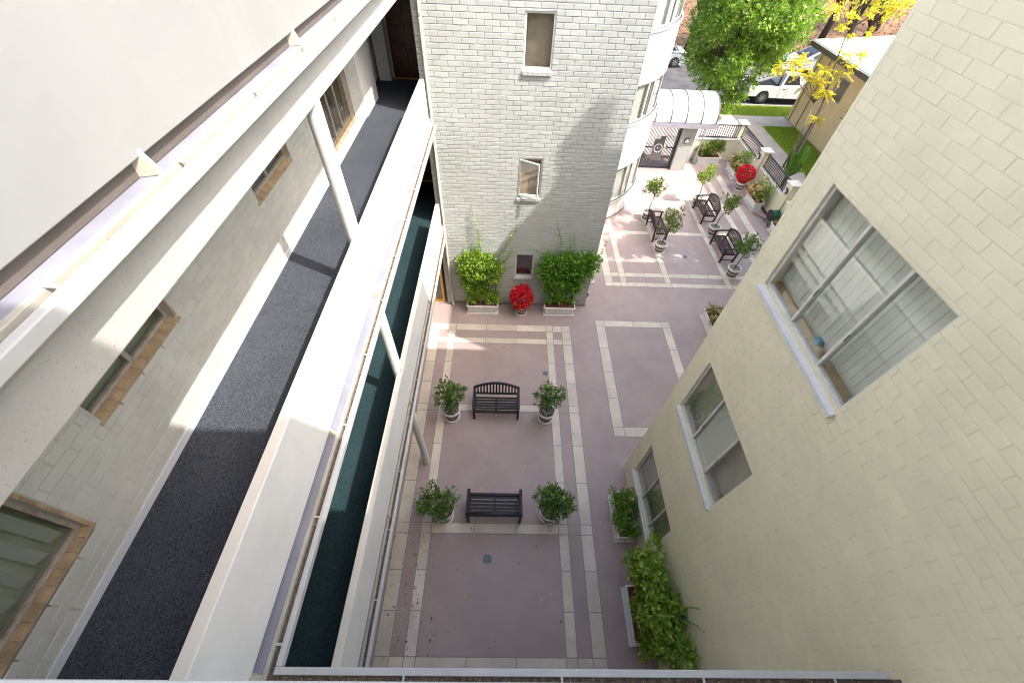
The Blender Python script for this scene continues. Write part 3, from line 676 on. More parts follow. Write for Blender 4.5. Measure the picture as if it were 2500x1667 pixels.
def pebbles(parent, r, z, n, c=(0,0)):
    a = rng.uniform(0, 2*math.pi, n); q = r*np.sqrt(rng.random(n)); V = []; Fc = []; i = 0
    base = np.array([(1,0,0),(-1,0,0),(0,1,0),(0,-1,0),(0,0,1),(0,0,-1)], float); fs = np.array([(0,2,4),(2,1,4),(1,3,4),(3,0,4),(2,0,5),(1,2,5),(3,1,5),(0,3,5)])
    for k in range(n):
        s_ = rng.uniform(.016, .03)*np.array([rng.uniform(.8,1.4), rng.uniform(.7,1.1), .65]); t = rng.uniform(0, 6.3); ct, st = math.cos(t), math.sin(t)
        B = base*s_; B = np.stack([B[:,0]*ct-B[:,1]*st, B[:,0]*st+B[:,1]*ct, B[:,2]], 1)
        V.append(B + [c[0]+q[k]*math.cos(a[k]), c[1]+q[k]*math.sin(a[k]), z+rng.uniform(-.005,.012)]); Fc.append(fs+i); i += 6
    return link('pebbles', np_mesh('pebbles', np.concatenate(V), np.concatenate(Fc)), M_PEB, parent, kind='stuff', smooth=True)
def pot(parent, s=1.0, soil=None):
    """white round pot with two brown bands on a saucer; local coordinates"""
    prof = [(.14,.03),(.165,.03),(.19,.26),(.198,.33),(.222,.335),(.23,.36),(.226,.405),(.205,.41),(.198,.37),(.19,.33)]
    po = MB().lathe([(r*s, z*s) for r, z in prof]).build('pot', M_WHITE, parent, smooth=True)
    for z0, z1 in ((.075,.175),(.215,.30)):
        rr = lambda z: (.165+(z-.03)*.11)*s+.0035
        MB().lathe([(rr(z0)-.006, z0*s), (rr(z0), z0*s), (rr(z1), z1*s), (rr(z1)-.006, z1*s)]).build('pot_band', M_BROWN, po, smooth=True)
    MB().lathe([(0,.002),(.175*s,.002),(.205*s,.012),(.212*s,.05*s),(.2*s,.052*s),(.18*s,.028),(0,.028)]).build('saucer', M_WHITE, parent, smooth=True)
    MB().lathe([(0,.345*s),(.197*s,.345*s)]).build('soil', soil or M_SOIL, parent)
def pot_tree(label, loc, centers, rads, n, size, lm, trunk, lean=(0,0), seed=0, fruit=0, branches=6, group=None):
    t = thing('potted_tree', label, 'potted tree', loc, 0, group, local=True)
    pot(t); pebbles(t, .19, .365, 150)
    c = Vector(tuple(np.mean(np.array(centers), 0)))
    tp = [(0,0,.33), (lean[0]*.3, lean[1]*.3, .33+(trunk-.33)*.5), (lean[0], lean[1], trunk)]
    tr = MB().tube(tp, [.022,.018,.015], 8).build('trunk', M_BARK, t, smooth=True)
    for k in range(branches):
        cc = centers[k % len(centers)]; e = Vector(cc)+Vector((random.uniform(-1,1), random.uniform(-1,1), random.uniform(-.6,1)))*rads[k % len(rads)]*.6
        p0 = Vector(tp[2])*(.75)+Vector(tp[1])*.25 if k % 2 else Vector(tp[2])
        MB().tube([p0, (p0+e)/2+Vector((0,0,-.03)), e], [.012,.008,.003], 6).build('branch', M_BARK, tr, smooth=True)
    canopy(t, centers, rads, n, size, lm)
    if fruit:
        P, d = clump_points(centers, rads, fruit, .8); f = MB()
        for p in P: f.lathe([(0,-.012),(.011,-.006),(.012,.004),(0,.013)], tuple(p), 6)
        f.build('fruit', LEAF_ORANGE, t, kind='stuff')
    return t
# near court pots (two by each bench)
pot_tree('potted citrus bush left of the arched bench, beside the round column', (-1.30, 5.24, 0), [(-.06,.02,1.22),(.14,.05,1.0),(-.2,.0,.86),(.0,-.05,.72),(-.05,.05,1.42),(.25,.0,1.12)], [.24,.24,.2,.2,.16,.17], 1250, .085, LEAF_CITRUS, .68, fruit=10, branches=9)
pot_tree('tall loose potted citrus bush right of the arched bench, in front of a drain', (1.17, 5.25, 0), [(-.03,.0,1.12),(.14,.02,.96),(-.22,.0,.95),(.02,-.02,.74),(-.06,.04,1.42),(.22,.02,1.2),(-.16,.02,1.24)], [.22,.22,.17,.2,.15,.17,.15], 1080, .085, LEAF_CITRUS, .68, fruit=6, branches=9)
pot_tree('sprawling potted citrus bush with yellowing tips left of the plain-backed bench', (-1.22, 2.72, 0), [(-.10,.0,.82),(-.32,.02,.80),(.12,.04,.86),(-.2,.16,1.05),(.22,.10,1.12),(-.4,-.02,.66),(0,-.08,.62)], [.25,.22,.2,.2,.17,.15,.18], 1500, .08, LEAF_CITRUS, .6, fruit=18, branches=9)
pot_tree('rounded dark potted citrus bush right of the plain-backed bench', (1.12, 2.76, 0), [(.02,.04,.95),(.24,.02,.9),(-.18,.06,.98),(.1,-.08,.66),(.32,-.04,.72),(0,.1,1.15)], [.27,.22,.22,.22,.17,.2], 1500, .088, LEAF_CITRUS, .62, fruit=8, branches=9)
# far court standards
std = [((5.80,14.62,0), 'potted standard tree behind the bench nearest the curved bay', LEAF_CITRUSL), ((8.26,15.86,0), 'lime green potted standard tree nearest the canopy gate', LEAF_LIME),
       ((5.86,12.50,0), 'potted standard tree in front of the bench nearest the curved bay', LEAF_CITRUSL), ((8.28,13.70,0), 'potted standard tree standing between the two right-hand benches', LEAF_CITRUSL),
       ((8.20,11.20,0), 'dark green potted standard tree closest to the cream house corner', LEAF_CITRUS)]
for i, (loc, lb, lm) in enumerate(std):
    r = random.Random(i+3); dx = (.06, -.1, .1, .12, .06)[i]
    cs = [(dx+r.uniform(-.27,.27), r.uniform(-.2,.2), 1.38+r.uniform(-.27,.27)) for _ in range(11)]
    pot_tree(lb, loc, cs, [.15+r.uniform(-.03,.05) for _ in cs], 900+r.randrange(250), .088, lm, 1.12, lean=(dx, 0), branches=8, group='standard trees in striped pots in the far court')

# ================================================================== BENCHES
def bench(label, loc, rz, m, group=None):
    """slatted garden bench facing local -y, with arched or plain back"""
    t = thing('garden_bench', label, 'bench', loc, rz, group, local=True)
    W = 1.2; h = W/2
    for s in (-1, 1):
        x = s*(h-.03)
        MB().box(x-.028, x+.028, -.03, .028, 0, .60).build('leg', m, t, bevel=.004)
        MB().hexa([(x-.028,.43,0),(x+.028,.43,0),(x+.028,.49,0),(x-.028,.49,0),(x-.028,.50,.72),(x+.028,.50,.72),(x+.028,.545,.72),(x-.028,.545,.72)]).build('leg', m, t, bevel=.004)
        MB().hexa([(x-.034,-.06,.60),(x+.034,-.06,.60),(x+.034,.50,.635),(x-.034,.50,.635),(x-.034,-.06,.63),(x+.034,-.06,.63),(x+.034,.50,.665),(x-.034,.50,.665)]).build('armrest', m, t, bevel=.006)
        MB().box(x-.02, x+.02, .029, .429, .36, .41).build('side_rail', m, t)
        MB().box(x-.015, x+.015, .029, .429, .12, .15).build('stretcher', m, t)
    MB().box(-h+.06, h-.06, -.018, .012, .33, .40).build('front_rail', m, t)
    for k in range(6):
        y = -.035+k*.077
        MB().box(-h+.03, h-.03, y, y+.052, .412-(.012 if k in (2,3) else 0), .434-(.012 if k in (2,3) else 0)).build('seat_slat', m, t, bevel=.003)
    MB().box(-.02, .02, .0, .42, .385, .409-.01).build('centre_rail', m, t)
    def zt(x): return .72+.20*math.cos(x/h*math.pi/2*.96)
    def yb(z): return .515+(z-.72)*.12
    MB().box(-h+.06, h-.06, .455, .488, .475, .53).build('back_rail', m, t)
    n = 14; cr = MB()
    xs = [-h+2*h*k/n for k in range(n+1)]
    for k in range(n):
        a, b = xs[k], xs[k+1]; za, zb = zt(a), zt(b)
        cr.hexa([(a,yb(za)-.022,za-.055),(b,yb(zb)-.022,zb-.055),(b,yb(zb)+.022,zb-.055),(a,yb(za)+.022,za-.055),(a,yb(za)-.022,za),(b,yb(zb)-.022,zb),(b,yb(zb)+.022,zb),(a,yb(za)+.022,za)])
    cr.build('crest_rail', m, t)
    n = 13
    for k in range(n):
        x = -h+.115+(W-.23)*k/(n-1); z1 = zt(x)-.05
        MB().hexa([(x-.02,.463,.53),(x+.02,.463,.53),(x+.02,.481,.53),(x-.02,.481,.53),(x-.02,yb(z1)-.009,z1),(x+.02,yb(z1)-.009,z1),(x+.02,yb(z1)+.009,z1),(x-.02,yb(z1)+.009,z1)]).build('back_slat', m, t)
    return t
bench('dark slatted bench with arched back facing the camera between two citrus pots', (-.145, 5.20, 0), 0, M_WOOD)
bench('blue-black slatted bench seen from behind and above, near the floor drain', (-.105, 3.07, 0), math.pi, M_WOOD)
bench('brown arched bench on the right side of the far court, nearer the gate', (8.04, 14.96, 0), -math.pi/2, M_WOODB)
bench('brown arched bench on the right side of the far court, nearer the cream house', (8.03, 12.50, 0), -math.pi/2, M_WOODB)
bench('brown bench turned away from the curved bay on the left of the far court', (6.20, 13.64, 0), math.pi/2, M_WOODB)

# ================================================================== PLANTERS
def planter(label, loc, rz, L=.95, D=.36, Hh=.36, name='planter_box', group=None, soil=M_SOIL):
    t = thing(name, label, 'planter', loc, rz, group, local=True)
    l, d = L/2, D/2; i = .012
    b = MB(); e = .03
    b.hexa([(-l+e,-d+e,.05),(l-e,-d+e,.05),(l-e,d-e,.05),(-l+e,d-e,.05),(-l,-d,Hh-.05),(l,-d,Hh-.05),(l,d,Hh-.05),(-l,d,Hh-.05)]); b.build('box', M_WHITE, t, bevel=.008)
    r = MB()
    for x0, x1, y0, y1 in ((-l-.025,l+.025,-d-.025,-d+.012),(-l-.025,l+.025,d-.012,d+.025),(-l-.025,-l+.012,-d+.0125,d-.0125),(l-.012,l+.025,-d+.0125,d-.0125)): r.box(x0,x1,y0,y1,Hh-.049,Hh)
    r.build('rim', M_WHITE, t, bevel=.004)
    tr = MB().box(-l-.02, l+.02, -d-.02, d+.02, .002, .018)
    for x0, x1, y0, y1 in ((-l-.03,l+.03,-d-.03,-d-.018),(-l-.03,l+.03,d+.018,d+.03),(-l-.03,-l-.018,-d-.017,d+.017),(l+.018,l+.03,-d-.017,d+.017)): tr.box(x0,x1,y0,y1,.002,.05)
    tr.build('tray', M_WHITE, t)
    MB().box(-l+.013, l-.013, -d+.013, d-.013, Hh-.06, Hh-.025).build('soil', soil, t)
    return t
def stems(t, pts, r=.012, m=None):
    for p in pts: MB().tube(p, [r, r*.7, r*.4][:len(p)] if len(p) == 3 else r, 6).build('stem', m or M_BARKD, t, smooth=True)
def runner(t, p0, p1, n, size, lm, bow=.06):
    """a climbing shoot with small paired leaves"""
    a, b = Vector(p0), Vector(p1); mid = (a+b)/2+Vector((bow, 0, 0))
    pts = [a*(1-s)**2+mid*2*s*(1-s)+b*s*s for s in [i/8 for i in range(9)]]
    MB().tube(pts, [.006*(1-i/11) for i in range(9)], 5).build('shoot', M_BARKD, t)
    s = np.linspace(0, 1, n); P = np.array([list(a*(1-q)**2+mid*2*q*(1-q)+b*q*q) for q in s])
    D = rng.normal(size=(n,3)); D[:,1] -= .6; D /= np.linalg.norm(D, axis=1)[:,None]
    link('shoot_leaves', leaves(P, D, size*(1.15-.6*s)*rng.uniform(.7,1.2,n), .5), lm, t)
def vine(label, loc, blobs, n, size, lm, shoots, flowers=0, group=None):
    t = planter(label, loc, 0, group=group, name='vine_planter')
    cs = [b[:3] for b in blobs]; rs = [b[3] for b in blobs]
    P, d = clump_points(cs, rs, n//5, .1); P = np.repeat(P, 5, 0); d = np.repeat(d, 5, 0)
    P[:,1] = np.clip(P[:,1]*.72+.05, -.30, .40); P += rng.normal(size=P.shape)*size*.5
    D = d*.6+rng.normal(size=P.shape)*.7; D[:,1] -= .5; D[:,2] += .35; D /= np.linalg.norm(D, axis=1)[:,None]
    link('foliage', leaves(P, D, size*rng.uniform(.6,1.25,len(P)), .58), lm, t)
    stems(t, [[(x,0,.3), (x*1.2+.05,.08,.9), (x*1.5,.1,1.6)] for x in (-.25,-.05,.12,.3)], .016)
    for a, b, k in shoots: runner(t, a, b, k, size*1.05, lm)
    if flowers:
        P, d = clump_points([(.1,-.1,.45),(.35,-.1,.45)], [.2,.2], flowers*3, .7); D = rdirs(len(P), .4); D[:,1] -= .4
        link('blossom', leaves(P, D, .035, .9), LEAF_WHITE, t)
    return t
B1 = [(-.45,.06,1.90,.30),(-.15,.05,2.02,.30),(.18,.05,1.98,.28),(.42,.06,1.72,.24),(-.52,.06,1.55,.26),(-.22,.03,1.6,.34),(.12,.03,1.6,.33),(-.42,.05,1.15,.24),(.38,.05,1.35,.22),(-.3,.03,.85,.24),(-.02,.0,.75,.24),(.3,.0,.58,.26),(-.3,-.02,.52,.22),(.42,.0,.45,.17),(.0,.02,1.15,.2)]
vine('white planter with bright climbing vine and white flowers beside the downpipe', (-.69, 9.17, 0), B1, 6500, .085, LEAF_VINE,
     [((0,.1,2.1),(-.25,.24,3.65),75),((.35,.1,1.9),(1.08,.23,3.25),90),((.45,.12,1.6),(.92,.22,2.4),60),((.2,.1,1.3),(.95,.2,1.75),60),((-.05,.1,2.1),(-.42,.2,2.6),30),((-.3,.1,2.1),(.0,.22,2.75),26),((.15,.05,.6),(.52,.0,1.1),30)], flowers=26)
B2 = [(-.5,.05,2.02,.28),(-.15,.05,2.08,.28),(.2,.05,2.1,.28),(.52,.04,2.12,.28),(.8,.02,2.1,.24),(-.62,.05,1.7,.26),(-.3,.03,1.72,.33),(.1,.03,1.75,.34),(.5,.02,1.75,.30),(.78,.02,1.7,.22),(-.5,.05,1.35,.26),(-.1,.03,1.3,.33),(.35,.02,1.3,.3),(-.4,.02,.98,.22),(.05,.0,.9,.26),(.42,.0,.95,.22),(.0,.0,.6,.2),(-.32,.0,.5,.16),(.36,.0,.5,.14)]
vine('white planter with dense dark climbing vine under the red mulch, nearest the tower corner', (1.78, 9.17, 0), B2, 7600, .085, LEAF_DARKVINE,
     [((-.15,.1,2.2),(-.42,.23,3.25),45),((.05,.12,2.2),(.0,.22,2.85),26),((.12,.12,2.2),(.12,.22,2.9),26),((-.5,.1,2.2),(-.98,.22,2.32),24),((.85,.05,2.2),(1.02,.12,2.75),24)])
def flower_pot(label, loc, zc, rx, rz_, n, s=.95):
    t = thing('flower_pot', label, 'flower pot', loc, 0, 'round pots of red flowers', local=True)
    pot(t, s)
    d = rdirs(n, .1); P = d*np.array([rx, rx, rz_])*(.88+.14*rng.random(n))[:,None]+[0,0,zc]
    P = np.repeat(P, 5, 0); dd = np.repeat(d, 5, 0); D = dd*.45+rng.normal(size=P.shape)*.8; D /= np.linalg.norm(D, axis=1)[:,None]
    link('blossom', leaves(P, D, .08*rng.uniform(.7,1.2,len(P)), .75), LEAF_RED, t)
    k = n; d = rdirs(k, 0); P = d*np.array([rx, rx, rz_])*(.55+.42*rng.random(k))[:,None]+[0,0,zc]
    link('foliage', leaves(P, d, .07, .5), LEAF_DARKVINE, t)
    MB().tube([(0,0,.3),(0,0,zc)], [.02,.01], 6).build('stem', M_BARKD, t)
    return t
flower_pot('ball of red flowers in a striped pot between the two wall vines', (.545, 9.10, 0), .68, .335, .40, 330)
flower_pot('ball of red flowers in a striped pot beside the iron railing', (10.62, 17.22, 0), .76, .37, .34, 300)
def hedge(label, loc, rz, size3, n, lsize, lm, bloom=None, nb=0, name='hedge_planter', L=.95, D=.38, back=None):
    t = planter(label, loc, rz, L=L, D=D, name=name)
    sx, sy, z0, z1 = size3
    cs = [(-sx+2*sx*((q*.618) % 1), rng.uniform(-sy,sy), rng.uniform(z0,z1)) for q in range(30)]
    canopy(t, cs, [.15]*len(cs), n, lsize, lm)
    if back is not None:
        cs = [(rng.uniform(-sx,sx), back+rng.uniform(-.12,.12), rng.uniform(z0+.1,z1+.3)) for _ in range(14)]; canopy(t, cs, [.16]*len(cs), n//2, lsize, LEAF_VINE, 'rear_foliage')
    if nb:
        P, d = clump_points(cs if back is None else [(rng.uniform(-sx,sx), -sy*.6+rng.uniform(-.1,.1), rng.uniform(z0,z1)) for _ in range(14)], [.18]*14 if back is not None else [.17]*len(cs), nb, .9)
        P = np.repeat(P, 4, 0); D = rdirs(len(P), .6); link('blossom', leaves(P, D, .07*rng.uniform(.6,1.2,len(P)), .9), bloom, t)
    stems(t, [[(x,0,.25),(x*1.1,.02,.5),(x*1.2,0,.75)] for x in (-.3,-.1,.1,.3)], .012)
    return t
hedge('clipped flowering hedge in a white trough under the lowest steel window', (2.77, 2.72, 0), math.pi/2, (.42, .17, .42, .66), 3800, .055, LEAF_DARKVINE, LEAF_PEACH, 34)
hedge('peach flowering shrub in a trough peeping past the cream house corner', (6.70, 8.68, 0), math.pi/2, (.4, .14, .42, .62), 1500, .06, LEAF_CITRUSL, LEAF_PEACH, 130)
hedge('leafy shrub in a white trough beside the entrance pillar', (9.86, 19.68, 0), 0, (.55, .2, .45, .95), 3200, .085, LEAF_CITRUSL, LEAF_PEACH, 40, L=1.05, D=.42)
hedge('peach and green shrub in a white trough by the railing, behind the red flower pot', (10.80, 18.58, 0), -math.pi/2, (.42, .15, .42, .72), 1500, .075, LEAF_CITRUSL, LEAF_PEACH, 130, back=.22)
hedge('peach and green shrub in a white trough by the railing, before the red flower pot', (10.80, 16.00, 0), -math.pi/2, (.44, .15, .42, .76), 1600, .075, LEAF_CITRUSL, LEAF_PEACH, 190, back=.22)
hedge('small white trough planter behind the tower corner', (2.93, 11.08, 0), math.pi/2, (.4, .1, .4, .6), 900, .06, LEAF_DARKVINE)
# broad-leaved climber against the cream wall
t = planter('long white trough with a big broad-leaved climber against the cream wall', (2.78, .88, 0), math.pi/2, L=.92, D=.40, name='vine_planter')
bl = []
for k in range(60):
    y = rng.uniform(-.66, .92); z = rng.uniform(.5, 2.0)
    if z > 1.75 and y > .7: continue
    bl.append((y, rng.uniform(-.16, .22)*(.6+.4*(z > .9)) - .02, z))
P, d = clump_points(bl, [.22]*len(bl), 1150, .2)
P[:,1] = np.clip(P[:,1], -.30, .20); P = np.repeat(P, 6, 0); d = np.repeat(d, 6, 0)
D = d*.35+rng.normal(size=P.shape)*.7; D[:,1] += .35; D[:,2] += .45; D /= np.linalg.norm(D, axis=1)[:,None]
P[:,1] *= -1; D[:,1] *= -1
link('foliage', leaves(P, D, .10*rng.uniform(.7,1.2,len(P)), .5), LEAF_BROADVINE, t)
stems(t, [[(x,0,.3),(x*1.1,-.05,1.0),(x*1.3,-.1,1.7)] for x in (-.3,-.1,.15,.3)], .015)
runner(t, (-.1,-.2,2.0), (-.15,-.26,2.55), 30, .05, LEAF_DARKVINE); runner(t, (-.25,-.2,2.0), (-.42,-.26,2.45), 20, .05, LEAF_DARKVINE)

# ================================================================== ENTRANCE: gate, pillar, canopy
gate = thing('entrance_gate', 'black iron bar gate with round emblem and small notice under the barrel canopy', 'gate', (7.05, 18.95, 0))
MB().box(6.28, 6.34, 18.91, 18.97, 0, 2.16).build('frame_post', M_IRON, gate); MB().box(7.76, 7.82, 18.91, 18.97, 0, 2.16).build('frame_post', M_IRON, gate)
for z in (.06, 1.0, 2.12): MB().box(6.341, 7.759, 18.92, 18.96, z-.025, z+.025).build('rail', M_IRON, gate)
n = 22
for k in range(n):
    x = 6.37+(7.73-6.37)*k/(n-1)
    MB().box(x-.012, x+.012, 18.927, 18.953, .086, 2.094).build('bar', M_IRON, gate)
MB().box(6.72, 7.22, 18.905, 18.918, .42, 1.52).build('back_plate', mat('gate_plate_grey', (.12,.115,.13), .5, .2, 6), gate)
MB().box(6.72, 6.97, 18.895, 18.904, 1.40, 1.55).build('notice', M_WHITE, gate)
em = MB()
for k in range(24):
    a, b = 2*math.pi*k/24, 2*math.pi*(k+1)/24; c = (6.98, .98)
    q = [(c[0]+r*math.cos(t), c[1]+r*math.sin(t)) for r, t in ((.20,a),(.20,b),(.165,b),(.165,a))]
    em.hexa([(x,18.890,z) for x,z in q]+[(x,18.904,z) for x,z in q])
eo = em.build('emblem_ring', M_WHITE, gate); MB().box(6.93, 6.97, 18.89, 18.904, .96, 1.02).build('emblem_dot', M_WHITE, eo)
for x in (7.25, 7.29, 7.33): MB().box(x-.01, x+.01, 18.893, 18.903, .93, 1.06).build('emblem_stroke', M_WHITE, eo)
MB().box(7.34, 7.42, 18.89, 18.918, .93, 1.1).build('lock', mat('gate_plate_grey', (.1,.1,.1)), gate)
pil = thing('entrance_pillar', 'cream brick pillar with a round bulkhead light beside the gate', 'pillar', (8.15, 19.1, 0))
pw = MB().box(7.84, 8.48, 18.8, 19.4, 0, 2.18).build('core', M_MORTF, pil)
brick_wall(pw, M_FAC, 18.8, 'x', 1, 7.84, 8.48, 0, 2.17, [], .01, .008, .008, pl=.3, limit=60)
MB().box(8.46, 9.0, 19.7, 19.9, 0, 1.15).build('side_panel', M_STUC, pil)
def bulkhead(label, p, nrm, group='round bulkhead lights of the entrance court'):
    t = thing('bulkhead_light', label, 'wall light', p, 0, group)
    a = Vector(p); d = Vector(nrm)
    MB().tube([a, a+d*.035], .12, 20).build('housing', M_IRON, t); MB().tube([a+d*.036, a+d*.075, a+d*.09], [.095, .085, .05], 20).build('lens', M_WHITE, t, smooth=True)
    MB().bar(a+d*.093+Vector((0,0,.03)), a+d*.02+Vector((0,0,.125)), .16, .01, d).build('hood', M_IRON, t)
bulkhead('round bulkhead light on the pillar beside the gate', (8.13, 18.785, 1.42), (0,-1,0))
cano = thing('barrel_canopy', 'white barrel-vaulted entrance canopy with dark ribs and a steel gutter beam', 'canopy', (7.6, 19.6, 2.2))
CX0, CX1, CY0, CD, CZ, CRs = 5.7, 9.08, 18.60, 1.05, 2.25, .86
def vault(mb, x0, x1, o0, o1, n=20, t0=0, t1=math.pi):
    for k in range(n):
        a, b = t0+(t1-t0)*k/n, t0+(t1-t0)*(k+1)/n; P = []
        for o, t in ((o0,a),(o0,b),(o1,b),(o1,a)): P.append((CY0+CD-(CD+o)*math.cos(t), CZ+(CRs+o)*math.sin(t)))
        mb.hexa([(x0,y,z) for y,z in P]+[(x1,y,z) for y,z in P])
nb = 5; st = (CX1-CX0)/nb
for k in range(nb):
    m_ = MB(); vault(m_, CX0+k*st+.012, CX0+(k+1)*st-.012, -.02, 0); m_.build('vault_sheet', M_CANOPY, cano)
for k in range(nb+1):
    m_ = MB(); x = CX0+k*st; vault(m_, x-.018, x+.018, -.03, .03); m_.build('rib', M_TRIM, cano)
MB().box(CX0, CX1+.12, CY0-.10, CY0-.09, CZ-.20, CZ-.02).box(CX0, CX1+.12, CY0-.0895, CY0+.03, CZ-.20, CZ-.18).box(CX0, CX1+.12, CY0+.0, CY0+.03, CZ-.178, CZ-.02).build('gutter_beam', M_STEEL, cano)
MB().box(CX1+.05, CX1+.12, CY0+.031, CY0+2*CD, CZ-.20, CZ-.02).build('end_beam', M_STEEL, cano)
for x, y in ((CX1+.08, CY0+1.9), (CX1+.08, CY0+.9)): MB().box(x-.03, x+.03, y-.03, y+.03, 0, CZ-.201).build('post', M_STEEL, cano)

# ================================================================== GARDEN WALL, PIERS, RAILINGS
def low_wall(label, a, b, zt, group=None):
    (x0, y0), (x1, y1) = a, b
    t = thing('garden_wall', label, 'wall', ((x0+x1)/2, (y0+y1)/2, 0))
    if abs(x0-x1) < abs(y0-y1): MB().box(x0-.1, x0+.1, y0, y1, 0, zt-.06).build('core', M_CREAM, t); MB().box(x0-.13, x0+.13, y0, y1, zt-.0595, zt).build('coping', M_CAP, t, bevel=.01)
    else: MB().box(x0, x1, y0-.1, y0+.1, 0, zt-.06).build('core', M_CREAM, t); MB().box(x0, x1, y0-.13, y0+.13, zt-.0595, zt).build('coping', M_CAP, t, bevel=.01)
FX = 11.35
low_wall('cream garden wall under the far railing, behind the leafy shrub trough', (9.02, 20.1), (FX-.2, 20.1), 1.02)
low_wall('cream garden wall under the railing behind the red flower pot', (FX, 17.95), (FX, 20.35), .98)
low_wall('cream garden wall under the railing nearest the cream house', (FX, 15.15), (FX, 17.45), .98)
low_wall('cream garden wall end running behind the hose reel', (FX, 9.2), (FX, 14.7), 1.0)
for y, lb in ((20.55, 'brick gate pier with pointed cap at the far corner of the court'), (17.70, 'brick pier between the two side railings'), (14.93, 'brick pier at the near end of the side railings')):
    t = thing('brick_pier', lb, 'pier', (FX, y, 0), 0, 'brick piers of the garden wall')
    pc = MB().box(FX-.17, FX+.17, y-.19, y+.19, 0, 1.56).build('core', M_MORTC, t)
    brick_wall(pc, M_CREAM, y-.19, 'x', 1, FX-.17, FX+.17, 0, 1.55, [], .008, .008, .006, limit=60, shift=.03)
    MB().box(FX-.22, FX+.22, y-.24, y+.24, 1.561, 1.62).build('cap', M_CAP, t, bevel=.01)
    MB().hexa([(FX-.19,y-.21,1.6205),(FX+.19,y-.21,1.6205),(FX+.19,y+.21,1.6205),(FX-.19,y+.21,1.6205),(FX-.05,y-.06,1.70),(FX+.05,y-.06,1.70),(FX+.05,y+.06,1.70),(FX-.05,y+.06,1.70)]).build('cap_point', M_CAP, t)
def railing(label, p, q, z0, z1, n):
    p = Vector((*p, 0)); q = Vector((*q, 0)); t = thing('iron_railing', label, 'railing', tuple((p+q)/2+Vector((0,0,z0))), 0, 'iron railings on the garden wall')
    for z in (z0+.03, z1): MB().bar(p+Vector((0,0,z)), q+Vector((0,0,z)), .045, .035).build('rail', M_IRON, t)
    for k in range(n):
        c = p+(q-p)*(k+.5)/n; MB().box(c.x-.014, c.x+.014, c.y-.014, c.y+.014, z0+.048, z1-.018).build('bar', M_IRON, t)
railing('black iron railing on the wall behind the red flower pot', (FX, 17.92), (FX, 20.3), 1.0, 1.55, 22)
railing('black iron railing on the wall nearest the cream house', (FX, 15.16), (FX, 17.44), 1.0, 1.55, 22)
railing('black iron railing at the far end, right of the canopy', (9.2, 20.1), (11.1, 20.1), 1.04, 1.62, 18)
bulkhead('round bulkhead light on the middle pier of the side railings', (FX-.185, 17.80, 1.28), (-1,0,0))
bulkhead('round bulkhead light on the near pier of the side railings', (FX-.185, 14.93, 1.28), (-1,0,0))
bulkhead('small round light low on the tower corner beside the dark vine', (2.70, 9.68, .36), (1,0,0))
# terracotta pot and hose reel
t = thing('hose_reel', 'green garden hose coiled on a reel by the garden wall', 'hose reel', (10.95, 14.55, 0))
for k in range(9):
    r = .17+.012*(k % 3); x = 10.83+.028*k
    MB().tube([(x, 14.55+r*math.cos(a), .42+r*math.sin(a)) for a in np.linspace(0, 2*math.pi, 19)], .013, 6, cap=False).build('hose_coil', M_HOSE, t, smooth=True)
for x in (10.8, 11.09): MB().lathe([(0,0),(.22,0),(.22,.012),(0,.012)], (0,0,0), 18).__class__; MB().tube([(x,14.55,.42),(x+.012,14.55,.42)], .22, 20).build('reel_flange', M_IRON, t)
for sx in (10.81, 11.1):
    MB().tube([(sx,14.35,0),(sx,14.55,.42),(sx,14.75,0)], .014, 6).build('leg', M_IRON, t)
MB().tube([(10.9,14.42,.25)]+[(10.62+.33*math.cos(a), 14.7+.45*math.sin(a), .02+.35*max(0, math.sin(a*.5-.6))) for a in np.linspace(-1.2, 4.6, 16)], .012, 6).build('loose_hose', mat('black_hose', (.03,.04,.035), .5, .2, 8), t, smooth=True)
hedge('low leafy planter with reddish leaves next to the hose reel', (10.95, 13.75, 0), math.pi/2, (.35, .12, .3, .5), 700, .08, leafmat('reddish_leaf', [(.10,.16,.03),(.16,.22,.04),(.35,.14,.06),(.25,.30,.08)], .5, .25), L=.8)
# drains
def drain(label, x, y, r=.105):
    t = thing('floor_drain', label, 'drain', (x, y, 0), 0, 'round floor drains')
    MB().lathe([(r,.001),(r,.008),(r-.018,.008),(r-.018,.0045)], (x,y,0), 24).build('ring', M_GRATE, t)
    MB().lathe([(0,.003),(r-.018,.003)], (x,y,0), 24).build('well', M_CURTD, t)
    for k in range(7):
        dy = (k-3)*(r-.02)*.29; h = math.sqrt(max(0, (r-.018)**2-dy*dy)); MB().box(x-h, x+h, y+dy-.007, y+dy+.007, .0045, .0075).build('grate_bar', M_GRATE, t)
    MB().box(x-.006, x+.006, y-r+.02, y+r-.02, .0078, .009).build('grate_spine', M_GRATE, t)
drain('round floor drain in the empty paved panel nearest the camera', -.227, 1.851); drain('round floor drain behind the tall loose citrus bush', 1.236, 6.70, .08); drain('round floor drain in the far court between the benches', 6.807, 12.21, .09)

